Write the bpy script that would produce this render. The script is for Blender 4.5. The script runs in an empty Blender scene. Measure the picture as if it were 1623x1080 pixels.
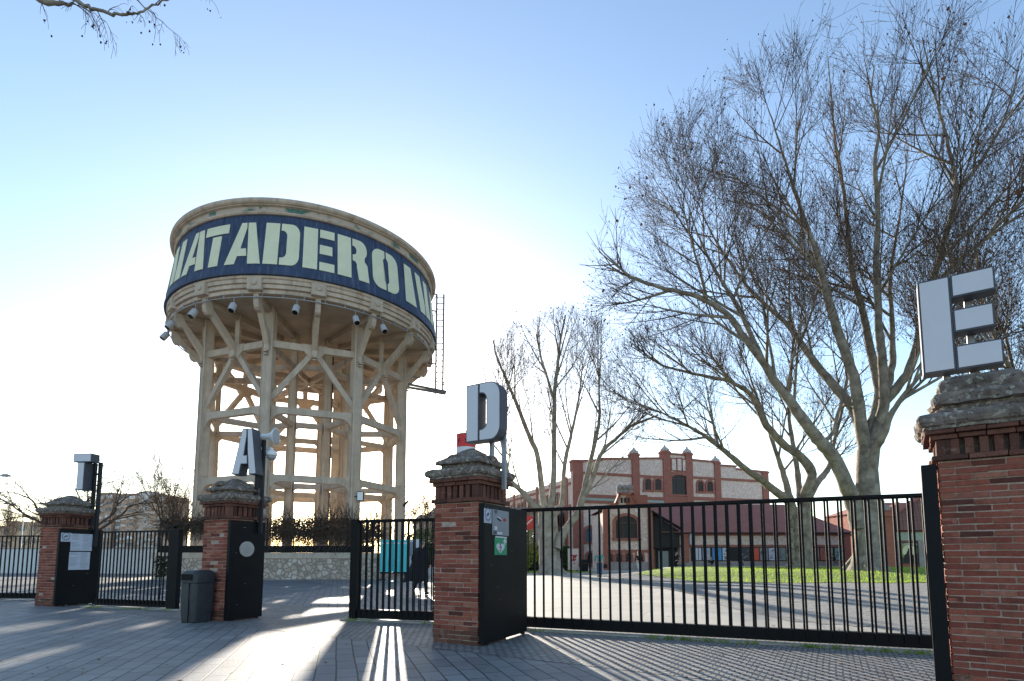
import bpy, bmesh, math, random
from mathutils import Vector, Matrix, noise
import numpy as np
R = math.radians
random.seed(7)
C = bpy.context.scene.collection
SC = bpy.context.scene

# ------------------------------------------------------------------ camera, light, exposure
FPX, CX, CY, PITCH, CAMH = 872.0, 811.5, 802.0, 0.095, 1.2
cam = bpy.data.cameras.new('camera'); camo = bpy.data.objects.new('camera', cam); C.objects.link(camo)
camo.location = (0, 0, CAMH); camo.rotation_euler = (math.pi/2 + PITCH, 0, 0)
cam.sensor_width = 36; cam.lens = FPX/1623*36; cam.shift_y = (CY-540)/1623
cam.clip_start = 0.05; cam.clip_end = 5000
SC.camera = camo
SUN_AZ, SUN_EL = R(-12.2), R(13.0)          # azimuth from +Y towards +X
W = bpy.data.worlds.new('World'); SC.world = W; W.use_nodes = True
wn = W.node_tree.nodes; bg = wn['Background']
sky = wn.new('ShaderNodeTexSky'); sky.sky_type = 'NISHITA'; sky.sun_disc = False
sky.sun_elevation = SUN_EL; sky.sun_rotation = SUN_AZ
sky.altitude = 0; sky.air_density = 1.0; sky.dust_density = .55; sky.ozone_density = 1.8
W.node_tree.links.new(sky.outputs[0], bg.inputs[0]); bg.inputs[1].default_value = 0.112
sun = bpy.data.lights.new('sun', 'SUN'); suno = bpy.data.objects.new('sun', sun); C.objects.link(suno)
sun.energy = 4.0; sun.angle = R(0.53); sun.color = (1.0, 0.90, 0.76)
sd = Vector((math.sin(SUN_AZ)*math.cos(SUN_EL), math.cos(SUN_AZ)*math.cos(SUN_EL), math.sin(SUN_EL)))
suno.rotation_euler = sd.to_track_quat('Z', 'Y').to_euler()
suno.location = (0, 0, 60)
SC.view_settings.view_transform = 'Standard'; SC.view_settings.look = 'None'
SC.view_settings.exposure = 1.6; SC.view_settings.gamma = 1.0

# ------------------------------------------------------------------ measuring the place from the photograph
_c, _s = math.cos(PITCH), math.sin(PITCH)
def ray(px, py):
    a = (px-CX)/FPX; b = -(py-CY)/FPX
    return Vector((a, _c-b*_s, _s+b*_c))
def at(px, py, Y):                        # world point at distance Y along the view
    d = ray(px, py); return d*(Y/d.y) + Vector((0, 0, CAMH))
def gnd(px, py, z=0.0):
    d = ray(px, py); return d*((z-CAMH)/d.z) + Vector((0, 0, CAMH))
def hit(px, py, p0, a):                   # on the vertical plane through p0 along (cos a, -sin a): returns (u, z)
    d = ray(px, py); n = Vector((math.sin(a), math.cos(a), 0))
    p = d*((p0[0]*n.x+p0[1]*n.y)/d.dot(n))
    return (p.x-p0[0])*math.cos(a)-(p.y-p0[1])*math.sin(a), p.z+CAMH

# ------------------------------------------------------------------ materials
MATS = {}
def nt(name):
    m = bpy.data.materials.new(name); m.use_nodes = True
    n = m.node_tree.nodes; b = n['Principled BSDF']
    return m, n, m.node_tree.links, b
def col4(c): return (c[0], c[1], c[2], 1)
def mat(name, col, rough=.75, var=.18, scale=4.0, bump=0.0, bscale=25.0, metal=0.0, spec=.4, col2=None, detail=6):
    if name in MATS: return MATS[name]
    m, n, l, b = nt(name)
    b.inputs['Roughness'].default_value = rough; b.inputs['Metallic'].default_value = metal
    b.inputs['Specular IOR Level'].default_value = spec
    tc = n.new('ShaderNodeTexCoord')
    ns = n.new('ShaderNodeTexNoise'); ns.inputs['Scale'].default_value = scale; ns.inputs['Detail'].default_value = detail
    ns.inputs['Roughness'].default_value = .65
    l.new(tc.outputs['Object'], ns.inputs['Vector'])
    cr = n.new('ShaderNodeValToRGB'); cr.color_ramp.elements[0].position = .3; cr.color_ramp.elements[1].position = .7
    c2 = col2 or tuple(min(1, x*(1+var)) for x in col)
    cr.color_ramp.elements[0].color = col4(tuple(x*(1-var) for x in col)); cr.color_ramp.elements[1].color = col4(c2)
    l.new(ns.outputs['Fac'], cr.inputs['Fac']); l.new(cr.outputs['Color'], b.inputs['Base Color'])
    if bump:
        n2 = n.new('ShaderNodeTexNoise'); n2.inputs['Scale'].default_value = bscale; n2.inputs['Detail'].default_value = 5
        l.new(tc.outputs['Object'], n2.inputs['Vector'])
        bp = n.new('ShaderNodeBump'); bp.inputs['Strength'].default_value = bump; bp.inputs['Distance'].default_value = .03
        l.new(n2.outputs['Fac'], bp.inputs['Height']); l.new(bp.outputs['Normal'], b.inputs['Normal'])
    MATS[name] = m; return m
def tint_mat(name, cols, rough=.9, nscale=18, bump=.5, bscale=60):
    """each face carries a random 'tint'; the ramp turns it into a brick or stone colour"""
    m, n, l, b = nt(name); b.inputs['Roughness'].default_value = rough; b.inputs['Specular IOR Level'].default_value = .2
    at_ = n.new('ShaderNodeAttribute'); at_.attribute_name = 'tint'
    cr = n.new('ShaderNodeValToRGB'); e = cr.color_ramp.elements
    e[0].position = 0; e[0].color = col4(cols[0]); e[1].position = 1; e[1].color = col4(cols[-1])
    for i, c in enumerate(cols[1:-1]):
        x = e.new((i+1)/(len(cols)-1)); x.color = col4(c)
    tc = n.new('ShaderNodeTexCoord')
    ns = n.new('ShaderNodeTexNoise'); ns.inputs['Scale'].default_value = nscale; ns.inputs['Detail'].default_value = 8; ns.inputs['Roughness'].default_value = .7
    l.new(tc.outputs['Object'], ns.inputs['Vector'])
    mx = n.new('ShaderNodeMix'); mx.data_type = 'RGBA'; mx.blend_type = 'OVERLAY'; mx.inputs[0].default_value = .55
    l.new(at_.outputs['Fac'], cr.inputs['Fac']); l.new(cr.outputs['Color'], mx.inputs[6]); l.new(ns.outputs['Fac'], mx.inputs[7])
    src = mx.outputs[2]
    for sc, lo, hi, c, f in ((2.6, .54, .70, (.06,.035,.028,1), .6), (4.5, .60, .72, (.46,.36,.30,1), .45), (45, .64, .70, (.05,.03,.025,1), .7)):
        q = n.new('ShaderNodeTexNoise'); q.inputs['Scale'].default_value = sc; q.inputs['Detail'].default_value = 8; q.inputs['Roughness'].default_value = .7; l.new(tc.outputs['Object'], q.inputs['Vector'])
        rg = n.new('ShaderNodeMapRange'); rg.inputs[1].default_value = lo; rg.inputs[2].default_value = hi; rg.inputs[4].default_value = f; l.new(q.outputs['Fac'], rg.inputs[0])
        m2 = n.new('ShaderNodeMix'); m2.data_type = 'RGBA'; m2.inputs[7].default_value = c; l.new(rg.outputs[0], m2.inputs[0]); l.new(src, m2.inputs[6]); src = m2.outputs[2]
    l.new(src, b.inputs['Base Color'])
    n2 = n.new('ShaderNodeTexNoise'); n2.inputs['Scale'].default_value = bscale; n2.inputs['Detail'].default_value = 6
    l.new(tc.outputs['Object'], n2.inputs['Vector'])
    bp = n.new('ShaderNodeBump'); bp.inputs['Strength'].default_value = bump; bp.inputs['Distance'].default_value = .02
    l.new(n2.outputs['Fac'], bp.inputs['Height']); l.new(bp.outputs['Normal'], b.inputs['Normal'])
    MATS[name] = m; return m
def cell_mat(name, cols, joint, scale, jw=.06, coord='UV', bump=.6, rough=.9, stretch=(1, 1, 1), rot=0):
    """irregular stones with mortar between them"""
    m, n, l, b = nt(name); b.inputs['Roughness'].default_value = rough; b.inputs['Specular IOR Level'].default_value = .2
    tc = n.new('ShaderNodeTexCoord'); mp = n.new('ShaderNodeMapping'); mp.inputs['Scale'].default_value = stretch; mp.inputs['Rotation'].default_value = (0, 0, rot)
    l.new(tc.outputs[coord], mp.inputs['Vector'])
    v1 = n.new('ShaderNodeTexVoronoi'); v1.inputs['Scale'].default_value = scale
    v2 = n.new('ShaderNodeTexVoronoi'); v2.feature = 'DISTANCE_TO_EDGE'; v2.inputs['Scale'].default_value = scale
    l.new(mp.outputs['Vector'], v1.inputs['Vector']); l.new(mp.outputs['Vector'], v2.inputs['Vector'])
    sx = n.new('ShaderNodeSeparateColor'); l.new(v1.outputs['Color'], sx.inputs[0])
    cr = n.new('ShaderNodeValToRGB'); e = cr.color_ramp.elements
    e[0].position = 0; e[0].color = col4(cols[0]); e[1].position = 1; e[1].color = col4(cols[-1])
    for i, c in enumerate(cols[1:-1]): e.new((i+1)/(len(cols)-1)).color = col4(c)
    l.new(sx.outputs[0], cr.inputs['Fac'])
    st = n.new('ShaderNodeMapRange'); st.inputs[1].default_value = jw*.5; st.inputs[2].default_value = jw*1.6; l.new(v2.outputs['Distance'], st.inputs[0])
    ns = n.new('ShaderNodeTexNoise'); ns.inputs['Scale'].default_value = scale*6; ns.inputs['Detail'].default_value = 6; l.new(mp.outputs['Vector'], ns.inputs['Vector'])
    ov = n.new('ShaderNodeMix'); ov.data_type = 'RGBA'; ov.blend_type = 'OVERLAY'; ov.inputs[0].default_value = .5
    l.new(cr.outputs['Color'], ov.inputs[6]); l.new(ns.outputs['Fac'], ov.inputs[7])
    mx = n.new('ShaderNodeMix'); mx.data_type = 'RGBA'; mx.inputs[6].default_value = col4(joint)
    l.new(st.outputs[0], mx.inputs[0]); l.new(ov.outputs[2], mx.inputs[7]); l.new(mx.outputs[2], b.inputs['Base Color'])
    bp = n.new('ShaderNodeBump'); bp.inputs['Strength'].default_value = bump; bp.inputs['Distance'].default_value = .03
    l.new(st.outputs[0], bp.inputs['Height']); l.new(bp.outputs['Normal'], b.inputs['Normal'])
    MATS[name] = m; return m
def brick_mat(name, c1, c2, joint, bw, bh, mortar=.012, coord='UV', rot=0, offset=.5, bump=.5, rough=.85, big=0.25, spec=.3, noise_scale=1.2):
    m, n, l, b = nt(name); b.inputs['Roughness'].default_value = rough; b.inputs['Specular IOR Level'].default_value = spec
    tc = n.new('ShaderNodeTexCoord'); mp = n.new('ShaderNodeMapping'); mp.inputs['Rotation'].default_value = (0, 0, rot)
    l.new(tc.outputs[coord], mp.inputs['Vector'])
    # a gentle warp so that the courses are not ruler-straight
    wn_ = n.new('ShaderNodeTexNoise'); wn_.inputs['Scale'].default_value = .9; l.new(mp.outputs['Vector'], wn_.inputs['Vector'])
    va = n.new('ShaderNodeVectorMath'); va.operation = 'MULTIPLY_ADD'; va.inputs[1].default_value = (bh*.16,)*3
    l.new(wn_.outputs['Color'], va.inputs[0]); l.new(mp.outputs['Vector'], va.inputs[2])
    br = n.new('ShaderNodeTexBrick'); br.offset = offset; br.inputs['Scale'].default_value = 1
    br.inputs['Brick Width'].default_value = bw; br.inputs['Row Height'].default_value = bh; br.inputs['Mortar Size'].default_value = mortar
    br.inputs['Mortar Smooth'].default_value = .3; br.inputs['Bias'].default_value = 0
    br.inputs['Color1'].default_value = col4(c1); br.inputs['Color2'].default_value = col4(c2); br.inputs['Mortar'].default_value = col4(joint)
    l.new(va.outputs[0], br.inputs['Vector'])
    ns = n.new('ShaderNodeTexNoise'); ns.inputs['Scale'].default_value = noise_scale; ns.inputs['Detail'].default_value = 9; ns.inputs['Roughness'].default_value = .7
    l.new(tc.outputs[coord], ns.inputs['Vector'])
    mx = n.new('ShaderNodeMix'); mx.data_type = 'RGBA'; mx.blend_type = 'OVERLAY'; mx.inputs[0].default_value = big*2
    l.new(br.outputs['Color'], mx.inputs[6]); l.new(ns.outputs['Fac'], mx.inputs[7]); l.new(mx.outputs[2], b.inputs['Base Color'])
    n3 = n.new('ShaderNodeTexNoise'); n3.inputs['Scale'].default_value = 40; n3.inputs['Detail'].default_value = 4; l.new(tc.outputs[coord], n3.inputs['Vector'])
    ml = n.new('ShaderNodeMath'); ml.operation = 'MULTIPLY_ADD'; ml.inputs[1].default_value = -.8
    l.new(br.outputs['Fac'], ml.inputs[0]); l.new(n3.outputs['Fac'], ml.inputs[2])
    bp = n.new('ShaderNodeBump'); bp.inputs['Strength'].default_value = bump; bp.inputs['Distance'].default_value = .015
    l.new(ml.outputs[0], bp.inputs['Height']); l.new(bp.outputs['Normal'], b.inputs['Normal'])
    MATS[name] = m; return m
def glass_mat(name, col=(.03, .04, .05), rough=.08):
    m, n, l, b = nt(name); b.inputs['Base Color'].default_value = col4(col); b.inputs['Roughness'].default_value = rough
    b.inputs['Specular IOR Level'].default_value = .3; MATS[name] = m; return m

def streaks(m, amt=.35, sc=2.2):
    """dark run-off stains down a surface, on top of its own colour"""
    n = m.node_tree.nodes; l = m.node_tree.links; b = n['Principled BSDF']; src = b.inputs['Base Color'].links[0].from_socket
    tc = n.new('ShaderNodeTexCoord'); mp = n.new('ShaderNodeMapping'); mp.inputs['Scale'].default_value = (1, 1, .10); l.new(tc.outputs['Object'], mp.inputs['Vector'])
    ns = n.new('ShaderNodeTexNoise'); ns.inputs['Scale'].default_value = sc; ns.inputs['Detail'].default_value = 8; ns.inputs['Roughness'].default_value = .7; l.new(mp.outputs['Vector'], ns.inputs['Vector'])
    rg = n.new('ShaderNodeMapRange'); rg.inputs[1].default_value = .50; rg.inputs[2].default_value = .72; rg.inputs[4].default_value = amt; l.new(ns.outputs['Fac'], rg.inputs[0])
    mx = n.new('ShaderNodeMix'); mx.data_type = 'RGBA'; mx.blend_type = 'MULTIPLY'; mx.inputs[7].default_value = (.42, .36, .31, 1)
    l.new(rg.outputs[0], mx.inputs[0]); l.new(src, mx.inputs[6]); l.new(mx.outputs[2], b.inputs['Base Color'])

# ------------------------------------------------------------------ mesh builder and tagging
class MB:
    def __init__(s): s.v = []; s.f = []; s.mi = []; s.t = []
    def add(s, vs, fs, m=0, t=None):
        o = len(s.v); s.v.extend([tuple(v) for v in vs])
        if t is None: t = random.random()
        for f in fs: s.f.append([i+o for i in f]); s.mi.append(m); s.t.append(t)
        return s
    def box(s, lo, hi, m=0, t=None, M4=None):
        x0, y0, z0 = lo; x1, y1, z1 = hi
        vs = [Vector(p) for p in ((x0,y0,z0),(x1,y0,z0),(x1,y1,z0),(x0,y1,z0),(x0,y0,z1),(x1,y0,z1),(x1,y1,z1),(x0,y1,z1))]
        if M4 is not None: vs = [M4 @ v for v in vs]
        return s.add(vs, [(0,3,2,1),(4,5,6,7),(0,1,5,4),(1,2,6,5),(2,3,7,6),(3,0,4,7)], m, t)
    def bar(s, a, b, w, h, m=0, up=(0,0,1), t=None):       # rectangular bar from a to b
        a = Vector(a); b = Vector(b); d = (b-a); L = d.length; d.normalize(); up = Vector(up)
        x = d.cross(up)
        if x.length < 1e-4: x = d.cross(Vector((0,1,0)))
        x.normalize(); y = x.cross(d)
        vs = [p+x*sx*w/2+y*sy*h/2 for p in (a, b) for sx, sy in ((-1,-1),(1,-1),(1,1),(-1,1))]
        return s.add(vs, [(0,1,2,3),(7,6,5,4),(0,4,5,1),(1,5,6,2),(2,6,7,3),(3,7,4,0)], m, t)
    def prism(s, poly, O, U, V, N, d, m=0, t=None, back=True):   # polygon in (u,v), extruded by d along -N
        O = Vector(O); U = Vector(U); V = Vector(V); N = Vector(N); n = len(poly)
        fr = [O+U*p[0]+V*p[1] for p in poly]; bk = [p-N*d for p in fr]
        fs = [list(range(n))]
        if back: fs.append(list(range(2*n-1, n-1, -1)))
        fs += [(i, i+n, (i+1) % n+n, (i+1) % n) for i in range(n)]
        return s.add(fr+bk, fs, m, t)
    def tube(s, pts, rad, n=8, m=0, cap=True, t=None):
        pts = [Vector(p) for p in pts]
        if not hasattr(rad, '__len__'): rad = [rad]*len(pts)
        vs = []; prev = None
        for i, p in enumerate(pts):
            d = (pts[min(i+1, len(pts)-1)]-pts[max(i-1, 0)]).normalized()
            if prev is None:
                x = d.orthogonal().normalized()
            else:
                x = (prev - d*prev.dot(d)).normalized()
            prev = x; y = d.cross(x)
            for k in range(n):
                a = 2*math.pi*k/n; vs.append(p+(x*math.cos(a)+y*math.sin(a))*rad[i])
        fs = []
        for i in range(len(pts)-1):
            for k in range(n): fs.append((i*n+k, i*n+(k+1) % n, (i+1)*n+(k+1) % n, (i+1)*n+k))
        if cap: fs.append(list(range(n))[::-1]); fs.append([(len(pts)-1)*n+k for k in range(n)])
        return s.add(vs, fs, m, t)
    def lathe(s, prof, n=48, m=0, c=(0,0), closed=False, t=None):
        vs = []; k = len(prof)
        for i in range(n):
            a = 2*math.pi*i/n
            for r, z in prof: vs.append((c[0]+r*math.sin(a), c[1]-r*math.cos(a), z))
        fs = []
        for i in range(n):
            j = (i+1) % n
            for q in range(k if closed else k-1):
                q2 = (q+1) % k; fs.append((i*k+q, j*k+q, j*k+q2, i*k+q2))
        return s.add(vs, fs, m, t)
    def loft(s, rings, m=0, cap=True, t=None):
        n = len(rings[0]); vs = [p for r in rings for p in r]; fs = []
        for i in range(len(rings)-1):
            for k in range(n): fs.append((i*n+k, i*n+(k+1) % n, (i+1)*n+(k+1) % n, (i+1)*n+k))
        if cap: fs.append(list(range(n))[::-1]); fs.append([(len(rings)-1)*n+k for k in range(n)])
        return s.add(vs, fs, m, t)
    def build(s, name, mats, parent=None, loc=(0,0,0), rotz=0, smooth=False, fix=True, bevel=0, kind=None, uv=True):
        me = bpy.data.meshes.new(name); me.from_pydata(s.v, [], s.f); me.update()
        if not isinstance(mats, (list, tuple)): mats = [mats]
        for mm in mats: me.materials.append(mm)
        me.polygons.foreach_set('material_index', s.mi)
        ta = me.attributes.new('tint', 'FLOAT', 'FACE'); ta.data.foreach_set('value', s.t)
        if fix:
            bm = bmesh.new(); bm.from_mesh(me); bmesh.ops.recalc_face_normals(bm, faces=bm.faces); bm.to_mesh(me); bm.free()
        if uv:
            ul = me.uv_layers.new(name='UVMap'); co = [v.co for v in me.vertices]; d = [0.0]*(2*len(me.loops))
            for p in me.polygons:
                nx, ny, nz = abs(p.normal.x), abs(p.normal.y), abs(p.normal.z)
                for li in p.loop_indices:
                    c = co[me.loops[li].vertex_index]
                    if nz > nx and nz > ny: a, b = c.x, c.y
                    elif nx > ny: a, b = c.y, c.z
                    else: a, b = c.x, c.z
                    d[2*li] = a; d[2*li+1] = b
            ul.data.foreach_set('uv', d)
        if smooth: me.polygons.foreach_set('use_smooth', [True]*len(me.polygons))
        o = bpy.data.objects.new(name, me); C.objects.link(o); o.parent = parent
        o.location = loc; o.rotation_euler = (0, 0, rotz)
        if bevel:
            b = o.modifiers.new('bevel', 'BEVEL'); b.width = bevel; b.segments = 2; b.limit_method = 'ANGLE'
        if kind: o['kind'] = kind
        return o
def tag(o, label, cat, group=None, kind=None):
    o['label'] = label; o['category'] = cat
    if group: o['group'] = group
    if kind: o['kind'] = kind
    return o
def thing(name, label, cat, loc=(0,0,0), rotz=0, group=None):
    o = bpy.data.objects.new(name, None); C.objects.link(o); o.location = loc; o.rotation_euler = (0, 0, rotz)
    o.empty_display_size = .3
    return tag(o, label, cat, group)
def inset(poly, d):
    n = len(poly); A = sum(poly[i][0]*poly[(i+1) % n][1]-poly[(i+1) % n][0]*poly[i][1] for i in range(n))
    sg = 1 if A > 0 else -1; out = []
    for i in range(n):
        p0 = Vector(poly[i-1]); p1 = Vector(poly[i]); p2 = Vector(poly[(i+1) % n])
        a = (p1-p0).normalized(); b = (p2-p1).normalized()
        na = Vector((-a.y, a.x))*sg; nb = Vector((-b.y, b.x))*sg
        q = na+nb; k = max(.35, q.length_squared/2)
        out.append(tuple(p1+q*(d/k)))
    return out

# ------------------------------------------------------------------ shared materials
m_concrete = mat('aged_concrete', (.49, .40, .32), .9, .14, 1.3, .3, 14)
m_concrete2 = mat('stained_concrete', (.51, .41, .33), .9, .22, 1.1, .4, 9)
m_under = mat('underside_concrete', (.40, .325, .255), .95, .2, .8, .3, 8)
streaks(m_concrete, .5); streaks(m_concrete2, .75)
m_navy = mat('navy_panel', (.036, .056, .112), .6, .22, 1.2, 0, spec=.3)
_nn = m_navy.node_tree.nodes; _nl = m_navy.node_tree.links
_tc = _nn.new('ShaderNodeTexCoord'); _sx = _nn.new('ShaderNodeSeparateXYZ'); _nl.new(_tc.outputs['Object'], _sx.inputs[0])
_an = _nn.new('ShaderNodeMath'); _an.operation = 'ARCTAN2'; _nl.new(_sx.outputs[0], _an.inputs[0]); _nl.new(_sx.outputs[1], _an.inputs[1])
_cm = _nn.new('ShaderNodeCombineXYZ'); _mu = _nn.new('ShaderNodeMath'); _mu.operation = 'MULTIPLY'; _mu.inputs[1].default_value = 34; _nl.new(_an.outputs[0], _mu.inputs[0]); _nl.new(_mu.outputs[0], _cm.inputs[0])
_m2 = _nn.new('ShaderNodeMath'); _m2.operation = 'MULTIPLY'; _m2.inputs[1].default_value = .5; _nl.new(_sx.outputs[2], _m2.inputs[0]); _nl.new(_m2.outputs[0], _cm.inputs[1])
_ns = _nn.new('ShaderNodeTexNoise'); _ns.inputs['Scale'].default_value = 1.6; _ns.inputs['Detail'].default_value = 5; _nl.new(_cm.outputs[0], _ns.inputs['Vector'])
_rg = _nn.new('ShaderNodeMapRange'); _rg.inputs[1].default_value = .52; _rg.inputs[2].default_value = .78; _rg.inputs[4].default_value = .55; _nl.new(_ns.outputs['Fac'], _rg.inputs[0])
_mx = _nn.new('ShaderNodeMix'); _mx.data_type = 'RGBA'; _mx.inputs[7].default_value = (.16, .18, .26, 1)
_pb = _nn['Principled BSDF']; _src = _pb.inputs['Base Color'].links[0].from_socket
_nl.new(_rg.outputs[0], _mx.inputs[0]); _nl.new(_src, _mx.inputs[6]); _nl.new(_mx.outputs[2], _pb.inputs['Base Color'])
m_letter = mat('pale_letter', (.70, .69, .50), .7, .06, 1.5)
m_steel = mat('dark_steel', (.016, .017, .021), .5, .2, 6, .1, 60, spec=.25)
m_black = mat('black_paint', (.0055, .006, .008), .5, .3, 2.5, .05, 30, spec=.16)
m_grey_steel = mat('galvanised_steel', (.30, .31, .33), .5, .15, 8, metal=.5)
m_sign_frame = mat('sign_frame', (.075, .078, .095), .5, .15, 5, spec=.3)
m_sign_face = mat('sign_face', (.62, .60, .64), .35, .05, 1.5)
m_white = mat('white_paint', (.75, .75, .74), .6, .05, 3)
m_stonecap = mat('weathered_cap_stone', (.13, .098, .082), .97, .3, 5, .9, 24, col2=(.28, .225, .19), detail=12)
_n = m_stonecap.node_tree.nodes; _l = m_stonecap.node_tree.links; _tc = _n.new('ShaderNodeTexCoord'); _b = _n['Principled BSDF']; _src = _b.inputs['Base Color'].links[0].from_socket
for _sc, _a, _z, _cc, _f in ((16, .56, .62, (.42,.38,.32,1), .75), (38, .58, .66, (.045,.038,.033,1), .8), (7, .60, .70, (.07,.062,.05,1), .6)):     # lichen, pits, soot
    _ns = _n.new('ShaderNodeTexNoise'); _ns.inputs['Scale'].default_value = _sc; _ns.inputs['Detail'].default_value = 6; _l.new(_tc.outputs['Object'], _ns.inputs['Vector'])
    _rg = _n.new('ShaderNodeMapRange'); _rg.inputs[1].default_value = _a; _rg.inputs[2].default_value = _z; _rg.inputs[4].default_value = _f; _l.new(_ns.outputs['Fac'], _rg.inputs[0])
    _mx = _n.new('ShaderNodeMix'); _mx.data_type = 'RGBA'; _mx.inputs[7].default_value = _cc; _l.new(_rg.outputs[0], _mx.inputs[0]); _l.new(_src, _mx.inputs[6]); _src = _mx.outputs[2]
_l.new(_src, _b.inputs['Base Color'])
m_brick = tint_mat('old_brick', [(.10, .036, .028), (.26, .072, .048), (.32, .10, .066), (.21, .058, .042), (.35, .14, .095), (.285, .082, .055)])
m_brick_d = tint_mat('grimy_shaded_brick', [(.075, .038, .030), (.15, .062, .045), (.19, .085, .06), (.12, .052, .04)], bump=.8)  # grime at the foot; on the frieze also painted shade below the cap
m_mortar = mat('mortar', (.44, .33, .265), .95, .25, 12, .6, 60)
m_mortar_d = mat('grimy_shaded_mortar', (.16, .12, .10), .95, .3, 12, .6, 60)  # frieze backing, darkened for weathering and for the shade below the cap
m_lamp = mat('lamp_glass', (.7, .7, .72), .2, .03)

# ------------------------------------------------------------------ ground
def sm(x): x = max(0.0, min(1.0, x)); return x*x*(3-2*x)
def gh(x, y):                             # the rise of the garden on the right, the lawn a bank above it
    edge = 20.2+max(0, 10.5-x)*1.6
    g = .30*sm((y-9.5)/11)*sm((x-5.2)/6)
    b = .27*sm((y-edge)/5.5)*sm((x-8.0)/4)
    return (g+b)*(1-sm((y-37)/10))
m_earth = mat('ground_earth', (.24, .22, .19), .95, .2, .3, .2, 4)
m_slab = brick_mat('paving_slabs', (.165, .162, .162), (.245, .238, .232), (.028, .027, .026), .46, .21, .010, rot=R(-107.5), coord='Object', bump=.3, rough=.62, big=.22, spec=.5)
m_cobble = brick_mat('small_cobbles', (.22, .21, .198), (.32, .30, .28), (.035, .032, .028), .125, .088, .012, rot=R(30), coord='Object', bump=.4, rough=.6, big=.25, spec=.5)
m_plaza = brick_mat('plaza_paving', (.38, .35, .30), (.45, .415, .36), (.29, .265, .235), 2.2, 1.1, .02, rot=R(24), coord='Object', bump=.08, rough=.85, big=.14, spec=.25, noise_scale=.35)
m_asphalt = mat('worn_asphalt', (.16, .16, .165), .85, .2, .8, .3, 120)
m_gravel = mat('grey_gravel', (.20, .19, .18), .95, .35, 6, .9, 30, col2=(.36, .345, .32), detail=9)
m_track = mat('gate_track_stone', (.36, .33, .27), .9, .3, 5, .5, 40)
m_grass = mat('grass', (.17, .25, .025), .9, .4, 2.2, .8, 60, col2=(.30, .40, .05), detail=9)
def sheet(name, poly, z, m, kind='structure', parent=None):
    b = MB(); b.add([(x, y, z) for x, y in poly], [list(range(len(poly)))])
    o = b.build(name, m); o['kind'] = kind; return o
sheet('ground', [(-1500,-40),(1500,-40),(1500,3000),(-1500,3000)], -.02, m_earth)
def gxy(px, py): p = gnd(px, py); return (p.x, p.y)
L0, L1 = (-4.36, 9.6), (.44, 6.54)        # where the slabs meet the cobbles in front of the pillars
def lerp2(a, b, t): return (a[0]+(b[0]-a[0])*t, a[1]+(b[1]-a[1])*t)
F0, F1 = lerp2(L0, L1, -3.2), lerp2(L0, L1, 3)
nb = (.537, .843)
def off(p, d): return (p[0]+nb[0]*d, p[1]+nb[1]*d)
sheet('pavement', [(-40,-8), (14,-8), F1, F0, (-40, F0[1])], 0.0, m_slab)
sheet('cobbled_strip', [F0, F1, off(F1, 3.6), off(F0, 3.0)], .004, m_cobble)
sheet('plaza', [off(F0, 2.9), off(F1, 3.5), (90, 2), (90, 82), (-60, 82), (-60, 30)], -.004, m_plaza)
sheet('service_road', [(-60, 14), (-14.5, 16.2), (-7.6, 13.4), (-7.2, 30), (-24, 31), (-24, 42), (-60, 42)], .0, m_asphalt)
sheet('inner_pavement', [(-7.6, 13.2), (-1.2, 10.6), (-2.6, 18), (-6.5, 31), (-12, 31.4), (-7.4, 24)], .002, m_slab)
# the rise: gravel and lawn
def grid(name, x0, x1, y0, y1, nx, ny, keep, m, dz, kind):
    b = MB(); idx = {}; vs = []; fs = []
    for j in range(ny+1):
        for i in range(nx+1):
            x = x0+(x1-x0)*i/nx; y = y0+(y1-y0)*j/ny; vs.append((x, y, gh(x, y)+dz))
    for j in range(ny):
        for i in range(nx):
            x = x0+(x1-x0)*(i+.5)/nx; y = y0+(y1-y0)*(j+.5)/ny
            if keep(x, y): a = j*(nx+1)+i; fs.append((a, a+1, a+nx+2, a+nx+1))
    b.add(vs, fs); o = b.build(name, m, smooth=True); o['kind'] = kind; return o
def lawn_in(x, y): return y > 20.3+max(0, 10.5-x)*1.6+.15*math.sin(x*1.7) and x > 8.2 and y < 47.2-max(0, 16-x)*1.3
grid('gravel_path', 5.3, 60, 8.8, 48, 150, 110, lambda x, y: not lawn_in(x, y) and x > 5.6+.5*math.sin(y*.4) and y > 15.5-x*.9, m_gravel, .004, 'structure')
grid('lawn', 5.3, 60, 17, 48, 260, 180, lawn_in, m_grass, .016, 'structure')
g = MB(); rnd = random.Random(3)
for i in range(26000):
    y = 19.5+27*rnd.random()**1.7; x = 8+34*rnd.random()
    if not lawn_in(x, y): continue
    z = gh(x, y)+.012; h = .04+.07*rnd.random(); a = rnd.random()*6.28; w = .012+.01*rnd.random()
    dx, dy = math.cos(a)*w, math.sin(a)*w; lx, ly = (rnd.random()-.5)*.06, (rnd.random()-.5)*.06
    g.add([(x-dx,y-dy,z), (x+dx,y+dy,z), (x+lx,y+ly,z+h)], [(0,1,2)], 0)
m_blade = mat('grass_blade', (.19, .29, .03), .8, .3, 4, col2=(.33, .45, .06))
_n = m_blade.node_tree.nodes; _t = _n.new('ShaderNodeBsdfTranslucent'); _t.inputs[0].default_value = (.30, .42, .05, 1); _m = _n.new('ShaderNodeMixShader'); _m.inputs[0].default_value = .5
m_blade.node_tree.links.new(_n['Principled BSDF'].outputs[0], _m.inputs[1]); m_blade.node_tree.links.new(_t.outputs[0], _m.inputs[2]); m_blade.node_tree.links.new(_m.outputs[0], _n['Material Output'].inputs[0])
o = g.build('grass', m_blade, fix=False, uv=False); tag(o, 'short green grass blades growing on the sunlit lawn', 'grass', kind='stuff')
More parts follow.
